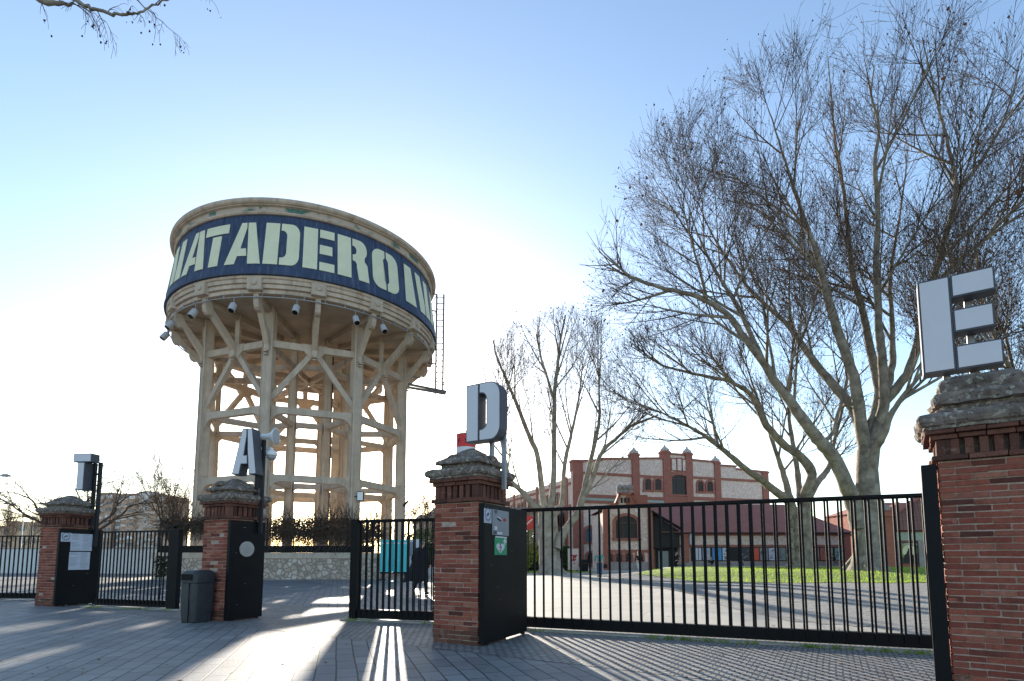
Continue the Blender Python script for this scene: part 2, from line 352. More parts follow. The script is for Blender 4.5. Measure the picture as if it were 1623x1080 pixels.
for nme, pts, lab in (('lawn', [(-26, 43.2), (-9.5, 43.2), (-9.5, 38), (-26, 40)], None), ('lawn', [(-9, 58), (7.2, 58), (7.6, 47), (.6, 44), (-3, 46)], None)):
    sheet(nme, pts, .012, m_grass)
# stone track under the gates
def strip(p, q, w, h, name):
    b = MB(); b.bar((p[0], p[1], h/2), (q[0], q[1], h/2), w, h); return b.build(name, m_track, kind='structure')
strip((.05, 9.42), (7.2, 6.26), .16, .03, 'gate_track')
strip((-3.3, 10.83), (-.5, 9.98), .14, .03, 'gate_track')
strip((-10.6, 13.75), (-7.6, 12.8), .14, .03, 'gate_track')

rnd = random.Random(12); b = MB()
for i in range(420):
    t = rnd.random()
    if i < 260: q = lerp2((.05, 9.30), (6.4, 6.50), t); q = (q[0]+rnd.gauss(0,.03), q[1]+rnd.gauss(0,.03))
    elif i < 340: q = lerp2((-3.3, 10.75), (-.9, 10.0), t); q = (q[0]+rnd.gauss(0,.04), q[1]+rnd.gauss(0,.04))
    else: q = lerp2((-10.4, 13.6), (-7.8, 12.75), t); q = (q[0]+rnd.gauss(0,.05), q[1]+rnd.gauss(0,.05))
    if noise.noise(Vector((q[0]*1.3, q[1]*1.3, 3))) < -.05: continue
    for k in range(5):
        a = rnd.random()*6.28; w = .006; h = .03+.05*rnd.random(); x = q[0]+rnd.gauss(0,.025); y = q[1]+rnd.gauss(0,.025); dx, dy = math.cos(a)*w, math.sin(a)*w
        b.add([(x-dx,y-dy,.006),(x+dx,y+dy,.006),(x+rnd.gauss(0,.02),y+rnd.gauss(0,.02),.006+h)], [(0,1,2)])
o = b.build('weeds', m_blade, fix=False, uv=False); tag(o, 'small weeds growing along the stone tracks under the gates', 'weeds', kind='stuff')
b = MB(); m_litter = mat('leaf_litter', (.16, .085, .04), .9, .4, 5, col2=(.28, .17, .09))
for i in range(230):
    y = rnd.uniform(4.2, 15); x = rnd.uniform(-1.0, .75)*y*.95; z = .012; a = rnd.random()*6.28; r_ = rnd.uniform(.012, .035); c, s_ = math.cos(a)*r_, math.sin(a)*r_
    b.add([(x-c,y-s_,z),(x+s_*.6,y-c*.6,z+rnd.uniform(0,.012)),(x+c,y+s_,z+rnd.uniform(0,.015)),(x-s_*.6,y+c*.6,z)], [(0,1,2,3)])
o = b.build('leaf_litter', m_litter, fix=False, uv=False); tag(o, 'scattered dry brown leaf scraps on the paving before the gates', 'leaf litter', kind='stuff')

# ------------------------------------------------------------------ the water tower
TX, TY = -15.05, 39.76
tower = thing('water_tower', 'round concrete water tower on tall columns with a navy band of pale stencil letters', 'water tower', (TX, TY, 0), 0)
def rz(th, r, z): return Vector((r*math.sin(th), -r*math.cos(th), z))
PH = R(.5); RC = 6.9; RI = 2.9
def column(th, r, w0, w1, ztop, name):
    b = MB(); rings = []
    for z, w in ((0, w0*1.12), (.5, w0*1.1), (.6, w0), (ztop, w1)):
        c = .06; rg = []
        for sx, sy in ((-1,-1),(1,-1),(1,1),(-1,1)):
            for q in ((0, 1) if (sx*sy > 0) else (1, 0)):
                px_ = sx*(w/2-(c if q == 0 else 0)); py_ = sy*(w/2-(c if q == 1 else 0))
                rg.append(rz(th, r, z)+Vector((math.cos(th)*px_-math.sin(th)*py_, math.sin(th)*px_+math.cos(th)*py_, 0)))
        rings.append(rg)
    b.loft(rings); return b.build(name, m_concrete, tower)
for k in range(8):
    column(PH+k*math.pi/4, RC, .70, .62, 16.72, 'column')
    column(PH+k*math.pi/4, RI, .52, .46, 16.6, 'inner_column')
def haunch_beam(p, q, zc, h, w, rad, name, rt=0):
    """beam between two points with rounded haunches into the columns"""
    p = Vector(p); q = Vector(q); d = q-p; L = d.length; U = d/L; N = Vector((0,0,1)).cross(U)
    poly = []
    zb, zt = zc-h/2, zc+h/2
    for i in range(7):
        a = i/6*math.pi/2; poly.append((rad*(1-math.cos(a))+.25, zb-rad+rad*math.sin(a)))
    for i in range(7):
        a = (1-i/6)*math.pi/2; poly.append((L-.25-rad*(1-math.cos(a)), zb-rad+rad*math.sin(a)))
    if rt:
        for i in range(5): a = i/4*math.pi/2; poly.append((L-.25-rt*(1-math.cos(a))*1, zt+rt-rt*math.sin(a)))
        for i in range(5): a = (1-i/4)*math.pi/2; poly.append((.25+rt*(1-math.cos(a)), zt+rt-rt*math.sin(a)))
    else: poly += [(L-.25, zt), (.25, zt)]
    b = MB(); b.prism(poly, (p.x, p.y, 0)+N*w/2 if False else Vector((p.x, p.y, 0))+N*w/2, U, (0,0,1), N, w)
    return b.build(name, m_concrete, tower)
for k in range(8):
    t0, t1 = PH+k*math.pi/4, PH+(k+1)*math.pi/4
    for z, rad, rt in ((10.27, .75, .0), (6.06, .8, .35)):
        haunch_beam(rz(t0, RC, 0), rz(t1, RC, 0), z, .42, .34, rad, 'ring_beam', rt)
        haunch_beam(rz(t0, RI, 0), rz(t1, RI, 0), z, .36, .28, .3, 'inner_beam')
        b = MB(); b.bar(rz(t0, RI, z), rz(t0, RC, z), .3, .36); b.build('radial_beam', m_concrete, tower)
    b = MB(); b.bar(rz(t0, RC, 14.38), rz(t1, RC, 14.38), .32, .42); b.build('ring_beam', m_concrete, tower)
    b = MB(); b.bar(rz(t0, 0.1, 14.2), rz(t0, RC, 14.3), .28, .42); b.build('radial_beam', m_concrete2, tower)
    b = MB(); b.bar(rz(t0, RI, 14.4), rz(t1, RI, 14.4), .28, .4); b.build('inner_beam', m_concrete2, tower)
    tm = (t0+t1)/2; RM = RC*math.cos(math.pi/8)
    b = MB(); P0 = rz(tm, RM, 14.25)
    b.bar(rz(t0, RC-.05, 10.7), P0, .31, .31); b.build('strut', m_concrete, tower)
    b = MB(); b.bar(rz(t1, RC-.05, 10.7), P0, .31, .31); b.build('strut', m_concrete, tower)
    b = MB(); n_ = rz(tm, 1, 0); u_ = Vector((math.cos(tm), math.sin(tm), 0))
    b.prism([(-.75,14.62),(-.62,14.16),(-.3,13.8),(.3,13.8),(.62,14.16),(.75,14.62)], n_*(RM+.20), u_, (0,0,1), n_, .40)
    b.bar(rz(tm, RM, 14.3), rz(tm, RM, 16.7), .27, .27); b.build('node_post', m_concrete, tower)
for k in range(16):
    th = PH+k*math.pi/8; rb = RC if k % 2 == 0 else RC*math.cos(math.pi/8)
    n_ = rz(th, 1, 0); u_ = Vector((math.cos(th), math.sin(th), 0)); w = .31
    poly = [(rb-.1,13.85),(rb+.36,13.85),(rb+.40,14.2),(8.34,15.70),(8.5,15.76),(8.66,15.72),(8.80,15.84),(8.9,16.1),(8.9,16.63),(8.5,16.63),(8.28,16.12),(rb-.02,14.42)]
    b = MB(); b.prism(poly, u_*(-w/2), n_, (0,0,1), u_*-1, w)
    b.prism([(rb+.28,13.72),(rb+.52,13.72),(rb+.52,13.8),(rb+.28,13.8)], u_*(-w*.4), n_, (0,0,1), u_*-1, w*.8)
    b.prism([(rb+.28,13.56),(rb+.47,13.56),(rb+.47,13.64),(rb+.28,13.64)], u_*(-w*.35), n_, (0,0,1), u_*-1, w*.7)
    b.build('bracket', m_concrete, tower, bevel=.02)
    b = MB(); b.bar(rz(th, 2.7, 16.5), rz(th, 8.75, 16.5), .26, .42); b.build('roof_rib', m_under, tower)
    b = MB()
    b.box((-.42, -9.22, 16.72), (.42, -8.7, 17.45), M4=Matrix.Rotation(th, 4, 'Z'))
    b.tube([rz(th, 9.2, 17.14), rz(th, 9.3, 17.14)], .16, 14)
    b.build('rosette_block', m_concrete, tower, bevel=.03)
NL = 160
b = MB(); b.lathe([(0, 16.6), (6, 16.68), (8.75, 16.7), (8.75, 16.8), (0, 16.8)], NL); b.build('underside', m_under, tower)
b = MB(); b.lathe([(8.72,16.64),(8.90,16.64),(8.90,16.84),(8.86,16.86),(8.86,16.9),(9.02,16.92),(9.02,17.12),(8.97,17.14),(8.97,17.18),(9.08,17.2),(9.08,17.42),(9.16,17.46),(9.16,17.60),(8.7,17.60)], NL, closed=True)
b.build('lower_cornice', m_concrete2, tower)
b = MB(); b.lathe([(8.6,17.62),(9.30,17.62),(9.32,17.70),(9.27,17.72),(8.75,21.60),(8.6,21.62)], NL); b.build('navy_band', m_navy, tower, smooth=False)
b = MB()                                  # thin upright joints of the band panels
for k in range(24):
    th = R(1.1+k*15-.9); b.bar(rz(th, 9.255, 17.8), rz(th, 8.765, 21.58), .035, .03, up=(math.sin(th), -math.cos(th), 0))
b.build('panel_joint', m_navy, tower)
# frieze tile pattern on the upper cornice
mF, n, l, bb = nt('frieze'); bb.inputs['Roughness'].default_value = .9
tc = n.new('ShaderNodeTexCoord'); sx = n.new('ShaderNodeSeparateXYZ'); l.new(tc.outputs['Object'], sx.inputs[0])
an = n.new('ShaderNodeMath'); an.operation = 'ARCTAN2'; l.new(sx.outputs[0], an.inputs[0]); l.new(sx.outputs[1], an.inputs[1])
cm = n.new('ShaderNodeCombineXYZ'); mu = n.new('ShaderNodeMath'); mu.operation = 'MULTIPLY'; mu.inputs[1].default_value = 9; l.new(an.outputs[0], mu.inputs[0]); l.new(mu.outputs[0], cm.inputs[0]); l.new(sx.outputs[2], cm.inputs[1])
vv = n.new('ShaderNodeTexVoronoi'); vv.inputs['Scale'].default_value = 5; vv.inputs['Randomness'].default_value = .5; l.new(cm.outputs[0], vv.inputs['Vector'])
nn = n.new('ShaderNodeTexNoise'); nn.inputs['Scale'].default_value = .55; nn.inputs['Detail'].default_value = 3; l.new(cm.outputs[0], nn.inputs['Vector'])
r1 = n.new('ShaderNodeMapRange'); r1.inputs[1].default_value = .16; r1.inputs[2].default_value = .26; r1.inputs[3].default_value = 0; r1.inputs[4].default_value = 1; l.new(vv.outputs['Distance'], r1.inputs[0])
r2 = n.new('ShaderNodeMapRange'); r2.inputs[1].default_value = .5; r2.inputs[2].default_value = .56; l.new(nn.outputs['Fac'], r2.inputs[0])
m3 = n.new('ShaderNodeMath'); m3.operation = 'MULTIPLY'; l.new(r1.outputs[0], m3.inputs[0]); l.new(r2.outputs[0], m3.inputs[1])
mx = n.new('ShaderNodeMix'); mx.data_type = 'RGBA'; mx.inputs[6].default_value = (.46, .37, .31, 1); mx.inputs[7].default_value = (.07, .15, .13, 1)
l.new(m3.outputs[0], mx.inputs[0]); l.new(mx.outputs[2], bb.inputs['Base Color'])
b = MB(); b.lathe([(8.6,21.58),(8.86,21.58),(8.93,21.66),(8.93,21.72),(8.88,21.74)], NL, 0); b.lathe([(8.88,21.74),(8.88,22.02)], NL, 1)
b.lathe([(8.88,22.02),(8.96,22.05),(9.03,22.05),(9.03,22.10),(9.12,22.13),(9.19,22.2),(9.21,22.3),(9.19,22.4),(9.08,22.46),(8.6,22.46),(8.6,21.58)], NL, 0)
b.build('upper_cornice', [m_concrete2, mF], tower)
b = MB(); b.lathe([(0, 22.3), (8.62, 22.3)], NL); b.build('tank_roof', m_concrete2, tower)
# stencil letters wrapped round the band: outlines in (0..1 across, 0..1 up)
def arc(cx_, cy_, rx, ry, a0, a1, n=10): return [(cx_+rx*math.cos(R(a0+(a1-a0)*i/n)), cy_+ry*math.sin(R(a0+(a1-a0)*i/n))) for i in range(n+1)]
GL = {
 'M': [[(0,0),(.03,1),(.24,1),(.335,0)], [(.40,1),(.60,1),(.72,.3),(.70,0),(.50,0)], [(.76,0),(.78,1),(.97,1),(1,0)]],
 'A': [[(0,0),(.37,1),(.52,1),(.535,.88),(.415,.37),(.575,.37),(.61,.19),(.345,.19),(.29,0)], [(.56,1),(.77,1),(1,0),(.66,0)]],
 'T': [[(0,.78),(0,1),(1,1),(1,.78)], [(.36,0),(.36,.73),(.74,.73),(.74,0)]],
 'D': [[(0,0),(0,1),(.41,1),(.41,0)], [(.46,1)]+arc(.76,.78,.24,.22,90,0)+arc(.76,.22,.24,.22,0,-90)+[(.46,0),(.46,.17)]+arc(.5,.30,.14,.13,-90,0)+arc(.5,.70,.14,.13,0,90)+[(.46,.83)]],
 'E': [[(0,0),(0,1),(.45,1),(.45,0)], [(.52,.80),(.52,1),(1,1),(1,.80)], [(.52,.40),(.52,.62),(.93,.62),(.93,.40)], [(.52,0),(.52,.20),(1,.20),(1,0)]],
 'R': [[(0,0),(0,1),(.42,1),(.42,0)], [(.47,1)]+arc(.72,.77,.23,.23,90,-50)+[(.86,.50),(.95,.42),(.97,.25),(1,0),(.66,0),(.60,.30)]+arc(.5,.36,.1,.09,0,90,5)+[(.47,.45),(.47,.60)]+arc(.5,.71,.1,.11,-90,90,6)+[(.47,.82)]],
 'O': [[(.47,1)]+arc(.30,.76,.30,.24,90,180)+arc(.30,.24,.30,.24,180,270)+[(.47,0),(.47,.17),(.40,.24),(.40,.76),(.47,.83)], [(.53,1)]+arc(.70,.76,.30,.24,90,0)+arc(.70,.24,.30,.24,0,-90)+[(.53,0),(.53,.17),(.60,.24),(.60,.76),(.53,.83)]],
}
def band_letter(ch, th0, th1, z0=18.27, z1=21.02):
    bm = bmesh.new()
    for poly in GL[ch]:
        bm.faces.new([bm.verts.new((th0+(th1-th0)*u, v, 0)) for u, v in poly])
    bmesh.ops.triangulate(bm, faces=bm.faces[:])
    x = math.floor(th0)
    while x < th1:
        bmesh.ops.bisect_plane(bm, geom=bm.verts[:]+bm.edges[:]+bm.faces[:], plane_co=(x, 0, 0), plane_no=(1, 0, 0)); x += 1.2
    ex = bmesh.ops.extrude_face_region(bm, geom=bm.faces[:])
    for e in ex['geom']:
        if isinstance(e, bmesh.types.BMVert): e.co.z = 1
    for v in bm.verts:
        z = z0+(z1-z0)*v.co.y; r = 9.27-(z-17.72)*(.52/3.88)+.012+.03*v.co.z
        v.co = rz(R(v.co.x), r, z)
    bmesh.ops.recalc_face_normals(bm, faces=bm.faces)
    me = bpy.data.meshes.new('letter'); bm.to_mesh(me); bm.free(); me.materials.append(m_letter)
    o = bpy.data.objects.new('letter', me); C.objects.link(o); o.parent = tower
WORD = [('M',-57,-35.2),('A',-34.0,-20.8),('T',-22.3,-11.4),('A',-11.3,2.3),('D',3.2,15.6),('E',17,28.2),('R',29.4,41.8),('O',43.5,56.3)]
for sh in (0, 117.2, -121.4):
    for ch, a0, a1 in WORD: band_letter(ch, a0+sh, a1+sh)
# pipe rail under the rim, drain pipe, service ladder
b = MB(); b.tube([rz(R(i*3), 9.02, 16.36) for i in range(121)], .035, 6, cap=False)
for i in range(0, 48): b.tube([rz(R(i*7.5+3), 9.0, 16.36), rz(R(i*7.5+3), 8.95, 16.66)], .03, 6)
b.build('pipe_rail', m_grey_steel, tower)
b = MB(); b.tube([(1.75, -.3, 0), (1.75, -.3, 16.6)], .13, 10); b.build('drain_pipe', m_steel, tower)
b = MB(); lx, ly = -5.7-TX, 42-TY
for dx in (-.28, .28): b.tube([(lx+dx, ly, 14.0), (lx+dx, ly, 22.1)], .075, 6)
for i in range(17): b.tube([(lx-.28, ly, 14.3+i*.47), (lx+.28, ly, 14.3+i*.47)], .04, 5)
for z in (22.1, 20.7, 18.2, 16.4): b.tube([(lx-.28, ly, z), (lx-1.1, ly-.5, z-.02)], .06, 5)
b.tube([(lx-.28, ly, 22.1), (lx-.95, ly-.4, 20.4)], .03, 5); b.tube([(lx-.28, ly, 20.7), (lx-.9, ly-.4, 19.6)], .03, 5)
for z, dy in ((14.0, 0), (14.25, .25), (14.9, .1)): b.tube([(lx+.5, ly+dy, z), (RC*.97, .6, z+.1)], .10 if z < 14.5 else .04, 6)
b.tube([(lx+.28, ly, 14.9), (lx+.6, ly, 14.3), (lx+.5, ly, 14.0), (lx+.1, ly, 13.95)], .03, 5)
b.build('service_ladder', mat('weathered_steel', (.16,.15,.15), .6, .2, 6), tower)
m_lampgrey = mat('lamp_grey', (.42,.42,.44), .5, .1, 6)
# floodlights hung from the pipe rail
flabs = ['grey floodlight at the left edge of the tank rim, under the first M', 'grey floodlight under the tank rim below the first A of the lettering', 'grey floodlight under the tank rim below the T of the lettering',
         'grey floodlight under the tank rim below the second A of the lettering', 'grey floodlight under the tank rim below the gap between D and E', 'grey floodlight under the tank rim below the R of the lettering', 'rightmost grey floodlight under the tank rim, below the O of the lettering']
for (th, tilt), lab in zip(((-58, 30), (-44, 26), (-25.5, 20), (-7.5, 4), (15.5, 2), (37, -26), (49, -30)), flabs):
    p = rz(R(th), 9.0, 15.95)+Vector((TX, TY, 0))
    o = thing('floodlight', lab, 'floodlight', p, 0, 'floodlights under the tank rim')
    b = MB(); b.tube([(0,0,.41), (0,0,.05)], .025, 6); b.box((-.06,-.06,.02),(.06,.06,.1)); b.build('arm', m_grey_steel, o)
    d = Vector((math.sin(R(-tilt))*.9, -.45, -1)).normalized()
    b = MB(); b.tube([-d*.02, d*.05, d*.52, d*.54], [.13, .19, .20, .19], 14); b.build('lamp_housing', m_lampgrey, o)
    b = MB(); b.tube([d*.541, d*.55], [.165, .165], 14); b.build('lens', m_black, o)

# stone planter wall in front of the tower, with railing and climbers
m_stonewall = cell_mat('rubble_wall', [(.36,.27,.21),(.56,.44,.36),(.44,.33,.26),(.62,.53,.46),(.50,.39,.31)], (.29,.23,.185), 3.4, .08, bump=.7)
WY = 31.6
pw = thing('planter_wall', 'low rubble stone wall with pale coping below the water tower', 'wall', (0, WY, 0))
b = MB(); b.box((-20.5, 0, 0), (-7.75, .35, 1.18)); b.box((-8.05, .36, 0), (-7.75, 16, 1.18)); b.build('rubble_wall', m_stonewall, pw)
b = MB(); b.box((-20.6, -.06, 1.18), (-7.7, .45, 1.52)); b.box((-8.1, .46, 1.18), (-7.7, 16.05, 1.52)); b.build('coping', m_concrete, pw, bevel=.02)
rl = thing('railing', 'dark railing with a solid lower panel on top of the planter wall', 'railing', (0, WY, 0))
b = MB(); b.box((-20.4, .1, 1.523), (-7.9, .14, 1.92)); b.build('panel', m_black, rl)
for i in range(9):
    x = -20.3+i*1.54; b = MB(); b.box((x-.03, .15, 1.525), (x+.03, .21, 3.5)); b.build('post', m_black, rl)
b = MB()
for z in (2.3, 2.75, 3.48): b.tube([(-20.4, .22, z), (-7.9, .22, z)], .015, 5)
b.build('rail', m_black, rl)

# ------------------------------------------------------------------ the four brick gate pillars
def brick_shaft(b, S, z0, z1, rnd, course=.0655, bl=.245, y0=0):
    nrow = int(round((z1-z0)/course)); ch = (z1-z0)/nrow
    for i in range(nrow):
        za = z0+i*ch; zb = za+ch-.0105; sh = (i % 2)*.5
        n = 3 if i % 2 == 0 else 3
        # a ring of bricks on the four sides: alternate courses start with a half brick
        edges = [0, S/3, 2*S/3, S] if i % 2 == 0 else [0, S/6, S/2, 5*S/6, S]
        for side in range(4):
            for j in range(len(edges)-1):
                u0, u1 = edges[j]+.0045, edges[j+1]-.0045
                if j == 0: u0 -= .0045
                if j == len(edges)-2: u1 += .0045
                u0 += rnd.uniform(-.004, .004) if j else 0
                pr = rnd.uniform(-.002, .010); dz = rnd.uniform(-.0025, .0025); dep = .10
                if rnd.random() < .03: pr = -.02
                if za < .25: pr += .012*rnd.random()
                if side in (0, 2) or True:
                    # local side frame: side 0 front (y=0), 1 right (x=S), 2 back, 3 left
                    lo = [(u0, -pr), (u1, dep)]
                    def mp(u, v):
                        return ((-S+u, v) if side == 0 else (-v, u) if side == 1 else (-u, S-v) if side == 2 else (-S+v, S-u))
                    q = [mp(u0, -pr), mp(u1, -pr), mp(u1, dep), mp(u0, dep)]
                    za_, zb_ = za+dz, zb+dz
                    jt = lambda: rnd.uniform(-.0025, .0025)
                    vs = [(x+jt(), y+jt(), za_+jt()) for x, y in q]+[(x+jt(), y+jt(), zb_+jt()) for x, y in q]
                    t = rnd.random()
                    dirty = za < .10+.16*(noise.noise(Vector((q[0][0]*3, q[0][1]*3, course*90)))+.5)
                    b.add(vs, [(0,3,2,1),(4,5,6,7),(0,1,5,4),(1,2,6,5),(2,3,7,6),(3,0,4,7)], 2 if dirty else 0, t)
def square_ring(cx_, cy_, h, z, n, rnd, amp, seed, corner=.25):
    out = []
    for i in range(n):
        a = 2*math.pi*(i+.5)/n; c, s_ = math.cos(a), math.sin(a); k = 1/(abs(c)**14+abs(s_)**14)**(1/14)
        x, y = c*k*h, s_*k*h
        d = noise.noise(Vector((x*5+seed, y*5, z*7)))*amp+noise.noise(Vector((x*13+seed, y*13, z*13)))*amp*.6+noise.noise(Vector((x*31+seed, y*31, z*31)))*amp*.55
        out.append((cx_+x*(1+d/h), cy_+y*(1+d/h), z+noise.noise(Vector((x*9, y*9+seed, z*9)))*amp*.6))
    return out
def pillar(corner, a, label, seed, S=.76, zoff=0.0, course=.0665, block=False):
    rnd = random.Random(seed)
    o = thing('gate_pillar', label, 'pillar', (corner[0], corner[1], 0), -a, 'brick gate pillars')
    k_ = .78 if block else 1.0; ZF = lambda z: 2.345-(2.345-z)*k_
    b = MB(); brick_shaft(b, S, .0, ZF(1.99)+zoff, rnd, course); b.box((-S+.006, .006, -.02), (-.006, S-.006, ZF(1.995)+zoff), 1)
    # worn cement patches near the foot
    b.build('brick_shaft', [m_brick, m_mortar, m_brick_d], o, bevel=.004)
    b = MB(); Z = zoff
    def belt(z0, z1, e, nb=4):
        for side in range(4):
            L = S+2*e
            for j in range(nb):
                u0 = -e+L*j/nb+.004; u1 = -e+L*(j+1)/nb-.004; pr = rnd.uniform(-.006, .008)
                def mp(u, v): return ((-S+u, v) if side == 0 else (-v, u) if side == 1 else (-u, S-v) if side == 2 else (-S+v, S-u))
                q = [mp(u0, -e-pr), mp(u1, -e-pr), mp(u1, .12), mp(u0, .12)]
                vs = [(x, y, ZF(z0-Z)+Z+rnd.uniform(-.003,.003)) for x, y in q]+[(x, y, ZF(z1-Z)+Z+rnd.uniform(-.003,.003)) for x, y in q]
                b.add(vs, [(0,3,2,1),(4,5,6,7),(0,1,5,4),(1,2,6,5),(2,3,7,6),(3,0,4,7)], 0, rnd.random())
    belt(2.0+Z, 2.055+Z, .045, 3); belt(2.245+Z, 2.295+Z, .035, 4); belt(2.30+Z, 2.345+Z, .075, 4)
    for side in range(4):                 # dentils: upright bricks with gaps
        for j in range(7):
            u0 = S*j/7+.0; u1 = u0+S/7*.62
            if j == 6: u1 = S
            def mp(u, v): return ((-S+u, v) if side == 0 else (-v, u) if side == 1 else (-u, S-v) if side == 2 else (-S+v, S-u))
            e = rnd.uniform(.0, .012); q = [mp(u0, -e), mp(u1, -e), mp(u1, .1), mp(u0, .1)]
            vs = [(x, y, ZF(2.06)+Z) for x, y in q]+[(x, y, ZF(2.24)+Z) for x, y in q]
            b.add(vs, [(0,3,2,1),(4,5,6,7),(0,1,5,4),(1,2,6,5),(2,3,7,6),(3,0,4,7)], 0, rnd.random()*.75)
    b.box((-S+.06, .06, ZF(1.99)+Z), (-.06, S-.06, 2.345+Z), 1)
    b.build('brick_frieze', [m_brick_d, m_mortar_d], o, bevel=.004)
    cx_, cy_ = -S/2, S/2; h = S/2
    prof = [(h+.06, 2.347), (h+.085, 2.352), (h+.09, 2.375), (h+.118, 2.385), (h+.135, 2.41), (h+.138, 2.45), (h+.115, 2.485), (h+.05, 2.50), (h*.9, 2.51)]
    def dense(pr):
        out = []
        for (h0, z0), (h1, z1) in zip(pr, pr[1:]):
            k = max(1, int(math.hypot(h1-h0, z1-z0)/.022))
            out += [(h0+(h1-h0)*q/k, z0+(z1-z0)*q/k) for q in range(k)]
        return out+[pr[-1]]
    b = MB(); b.loft([square_ring(cx_, cy_, hh, z+Z, 140, rnd, .016, seed*3.1) for hh, z in dense(prof)]); b.build('cap_slab', m_stonecap, o)
    prof = [(h*.86, 2.50), (h*.87, 2.545), (h*.89, 2.56), (h*1.04, 2.572), (h*1.06, 2.60), (h*1.0, 2.63), (h*.86, 2.665), (h*.82, 2.68), (h*.66, 2.70), (h*.50, 2.745), (h*.44, 2.77), (h*.25, 2.81), (h*.10, 2.845), (h*.03, 2.85)]
    if block: prof = [(h*.96, 2.50), (h*.97, 2.53), (h*.84, 2.54), (h*.84, 2.575), (h*.99, 2.585), (h*1.0, 2.66), (h*.95, 2.69), (h*.86, 2.70), (h*.85, 2.79), (h*.80, 2.82), (h*.66, 2.845), (h*.3, 2.86), (h*.03, 2.863)]
    b = MB(); b.loft([square_ring(cx_, cy_, hh, z+Z, 140, rnd, .022, seed*5.7) for hh, z in dense(prof)])
    for q in range(7):                     # loose lumps left from the weathered ornament
        a_ = q*.9+seed; rr = h*(.55+.25*rnd.random()); zz = 2.60+.10*rnd.random()+Z
        b.loft([[(cx_+rr*math.cos(a_)+s_*math.cos(t_)*(1+.2*noise.noise(Vector((q, t_, s_)))), cy_+rr*math.sin(a_)+s_*math.sin(t_), zz+dz) for t_ in [k*math.pi/4 for k in range(8)]] for s_, dz in ((.12,-.03),(.14,.01),(.10,.05),(.03,.07))])
    b.build('cap_stone', m_stonecap, o)
    return o
PT = pillar((-11.4, 13.92), .33, 'weathered brick gate pillar carrying the T letter sign, with notices beside it', 1, .78)
PA = pillar((-5.5, 10.64), .50, 'brick gate pillar carrying the A letter sign, behind the litter bin', 2, .76, -.03)
PD = pillar((-.47, 7.68), .52, 'brick gate pillar carrying the D letter sign, beside the green heart sign', 3)
EC = (3.775, 4.82); ea = .62
PE = pillar((EC[0]+.68*math.cos(ea), EC[1]-.68*math.sin(ea)), ea, 'nearest brick gate pillar, carrying the E letter sign', 4, .68, -.02, .0555, True)

# ------------------------------------------------------------------ black sheet panels beside the pillars
def board(corner, a, length, side, zt, label, near=-.015):
    o = thing('gate_panel', label, 'gate panel', (corner[0], corner[1], 0), -a, 'black sheet panels beside the pillars')
    x0, x1 = (.024, .10) if side > 0 else (-.125, -.012)
    b = MB(); b.box((x0, near, .03), (x1, length, zt)); b.build('sheet', m_black, o, bevel=.006)
    b = MB()
    for y in ((.1, length-.12) if side > 0 else (.02,)): b.box((x0+.01, y, 0), (x1-.01, y+.05, .028))
    b.build('foot', m_steel, o)
    return o
BT = ((-11.4, 13.92), .36, .95); BA = ((-5.5, 10.64), .43, .80); BD = ((-.47, 7.68), .43, 1.49)
board(*BT, 1, 1.95, 'black sheet panel holding three white notices, right of the T pillar', -.09)
board(*BA, 1, 1.93, 'black sheet panel with a round grey plaque, right of the A pillar')
board(*BD, 1, 1.97, 'black sheet panel with a green heart sign, right of the D pillar')
board(EC, ea, .10, -1, 2.03, 'narrow black sheet panel at the left side of the nearest pillar')
for B, pts in ((BA, ((.28,1.80),(.31,1.80),(.12,1.30),(.36,.70),(.20,.30))), (BD, ((.42,.78),(.47,.60),(.90,1.30),(1.2,.35),(.2,1.1))), (BT, ((.3,.5),(.6,.8)))):
    for y_, z_ in pts:
        b = MB(); b.box((.1003,y_,z_),(.1012,y_+.012,z_+.009)); o = b.build('screw', m_grey_steel, bpy.data.objects[('gate_panel','gate_panel.001','gate_panel.002')[(BT,BA,BD).index(B)]])
def on_board(B, pts):
    """photo points on a panel's right-hand face -> (y along the panel, z)"""
    (cx_, cy_), a, L = B
    p0 = (cx_+.10*math.cos(a), cy_-.10*math.sin(a))
    return [hit(px, py, p0, a-math.pi/2) for px, py in pts]
def notice(B, x0, y0, x1, y1, name, label, cat, base, deco=None, group=None):
    (a0, z1), (a1, z0) = on_board(B, [(x0, (y0)), (x1, (y1))])
    (cx_, cy_), a, L = B
    o = thing(name, label, cat, (cx_, cy_, 0), -a, group)
    b = MB(); b.box((.1015, a0, z0), (.105, a1, z1)); b.build('plate', base, o)
    if deco: deco(o, a0, a1, z0, z1)
    return o
m_paper = mat('notice_paper', (.50, .52, .60), .6, .05, 3); m_ink = mat('notice_ink', (.10, .10, .13), .7, .1, 3)
m_ink2 = mat('faint_ink', (.27, .28, .33), .7, .1, 3)
m_green = mat('sign_green', (.01, .28, .13), .4, .06, 3); m_heart = mat('sign_white', (.62, .62, .64), .4, .03, 3)
m_plate = mat('grey_plate', (.25, .26, .29), .45, .12, 5); m_red = mat('sticker_red', (.45, .03, .05), .5, .1, 3)
def face(o, name, poly, m, x=.1055, d=.002):
    b = MB(); b.prism(poly, (x+d, 0, 0), (0,1,0), (0,0,1), (1,0,0), d); return b.build(name, m, o)
def ring_poly(cy_, cz, r0, r1, n=28):
    out = [(cy_+r0*math.cos(2*math.pi*i/n), cz+r0*math.sin(2*math.pi*i/n)) for i in range(n+1)]
    return out+[(cy_+r1*math.cos(2*math.pi*i/n), cz+r1*math.sin(2*math.pi*i/n)) for i in range(n, -1, -1)]
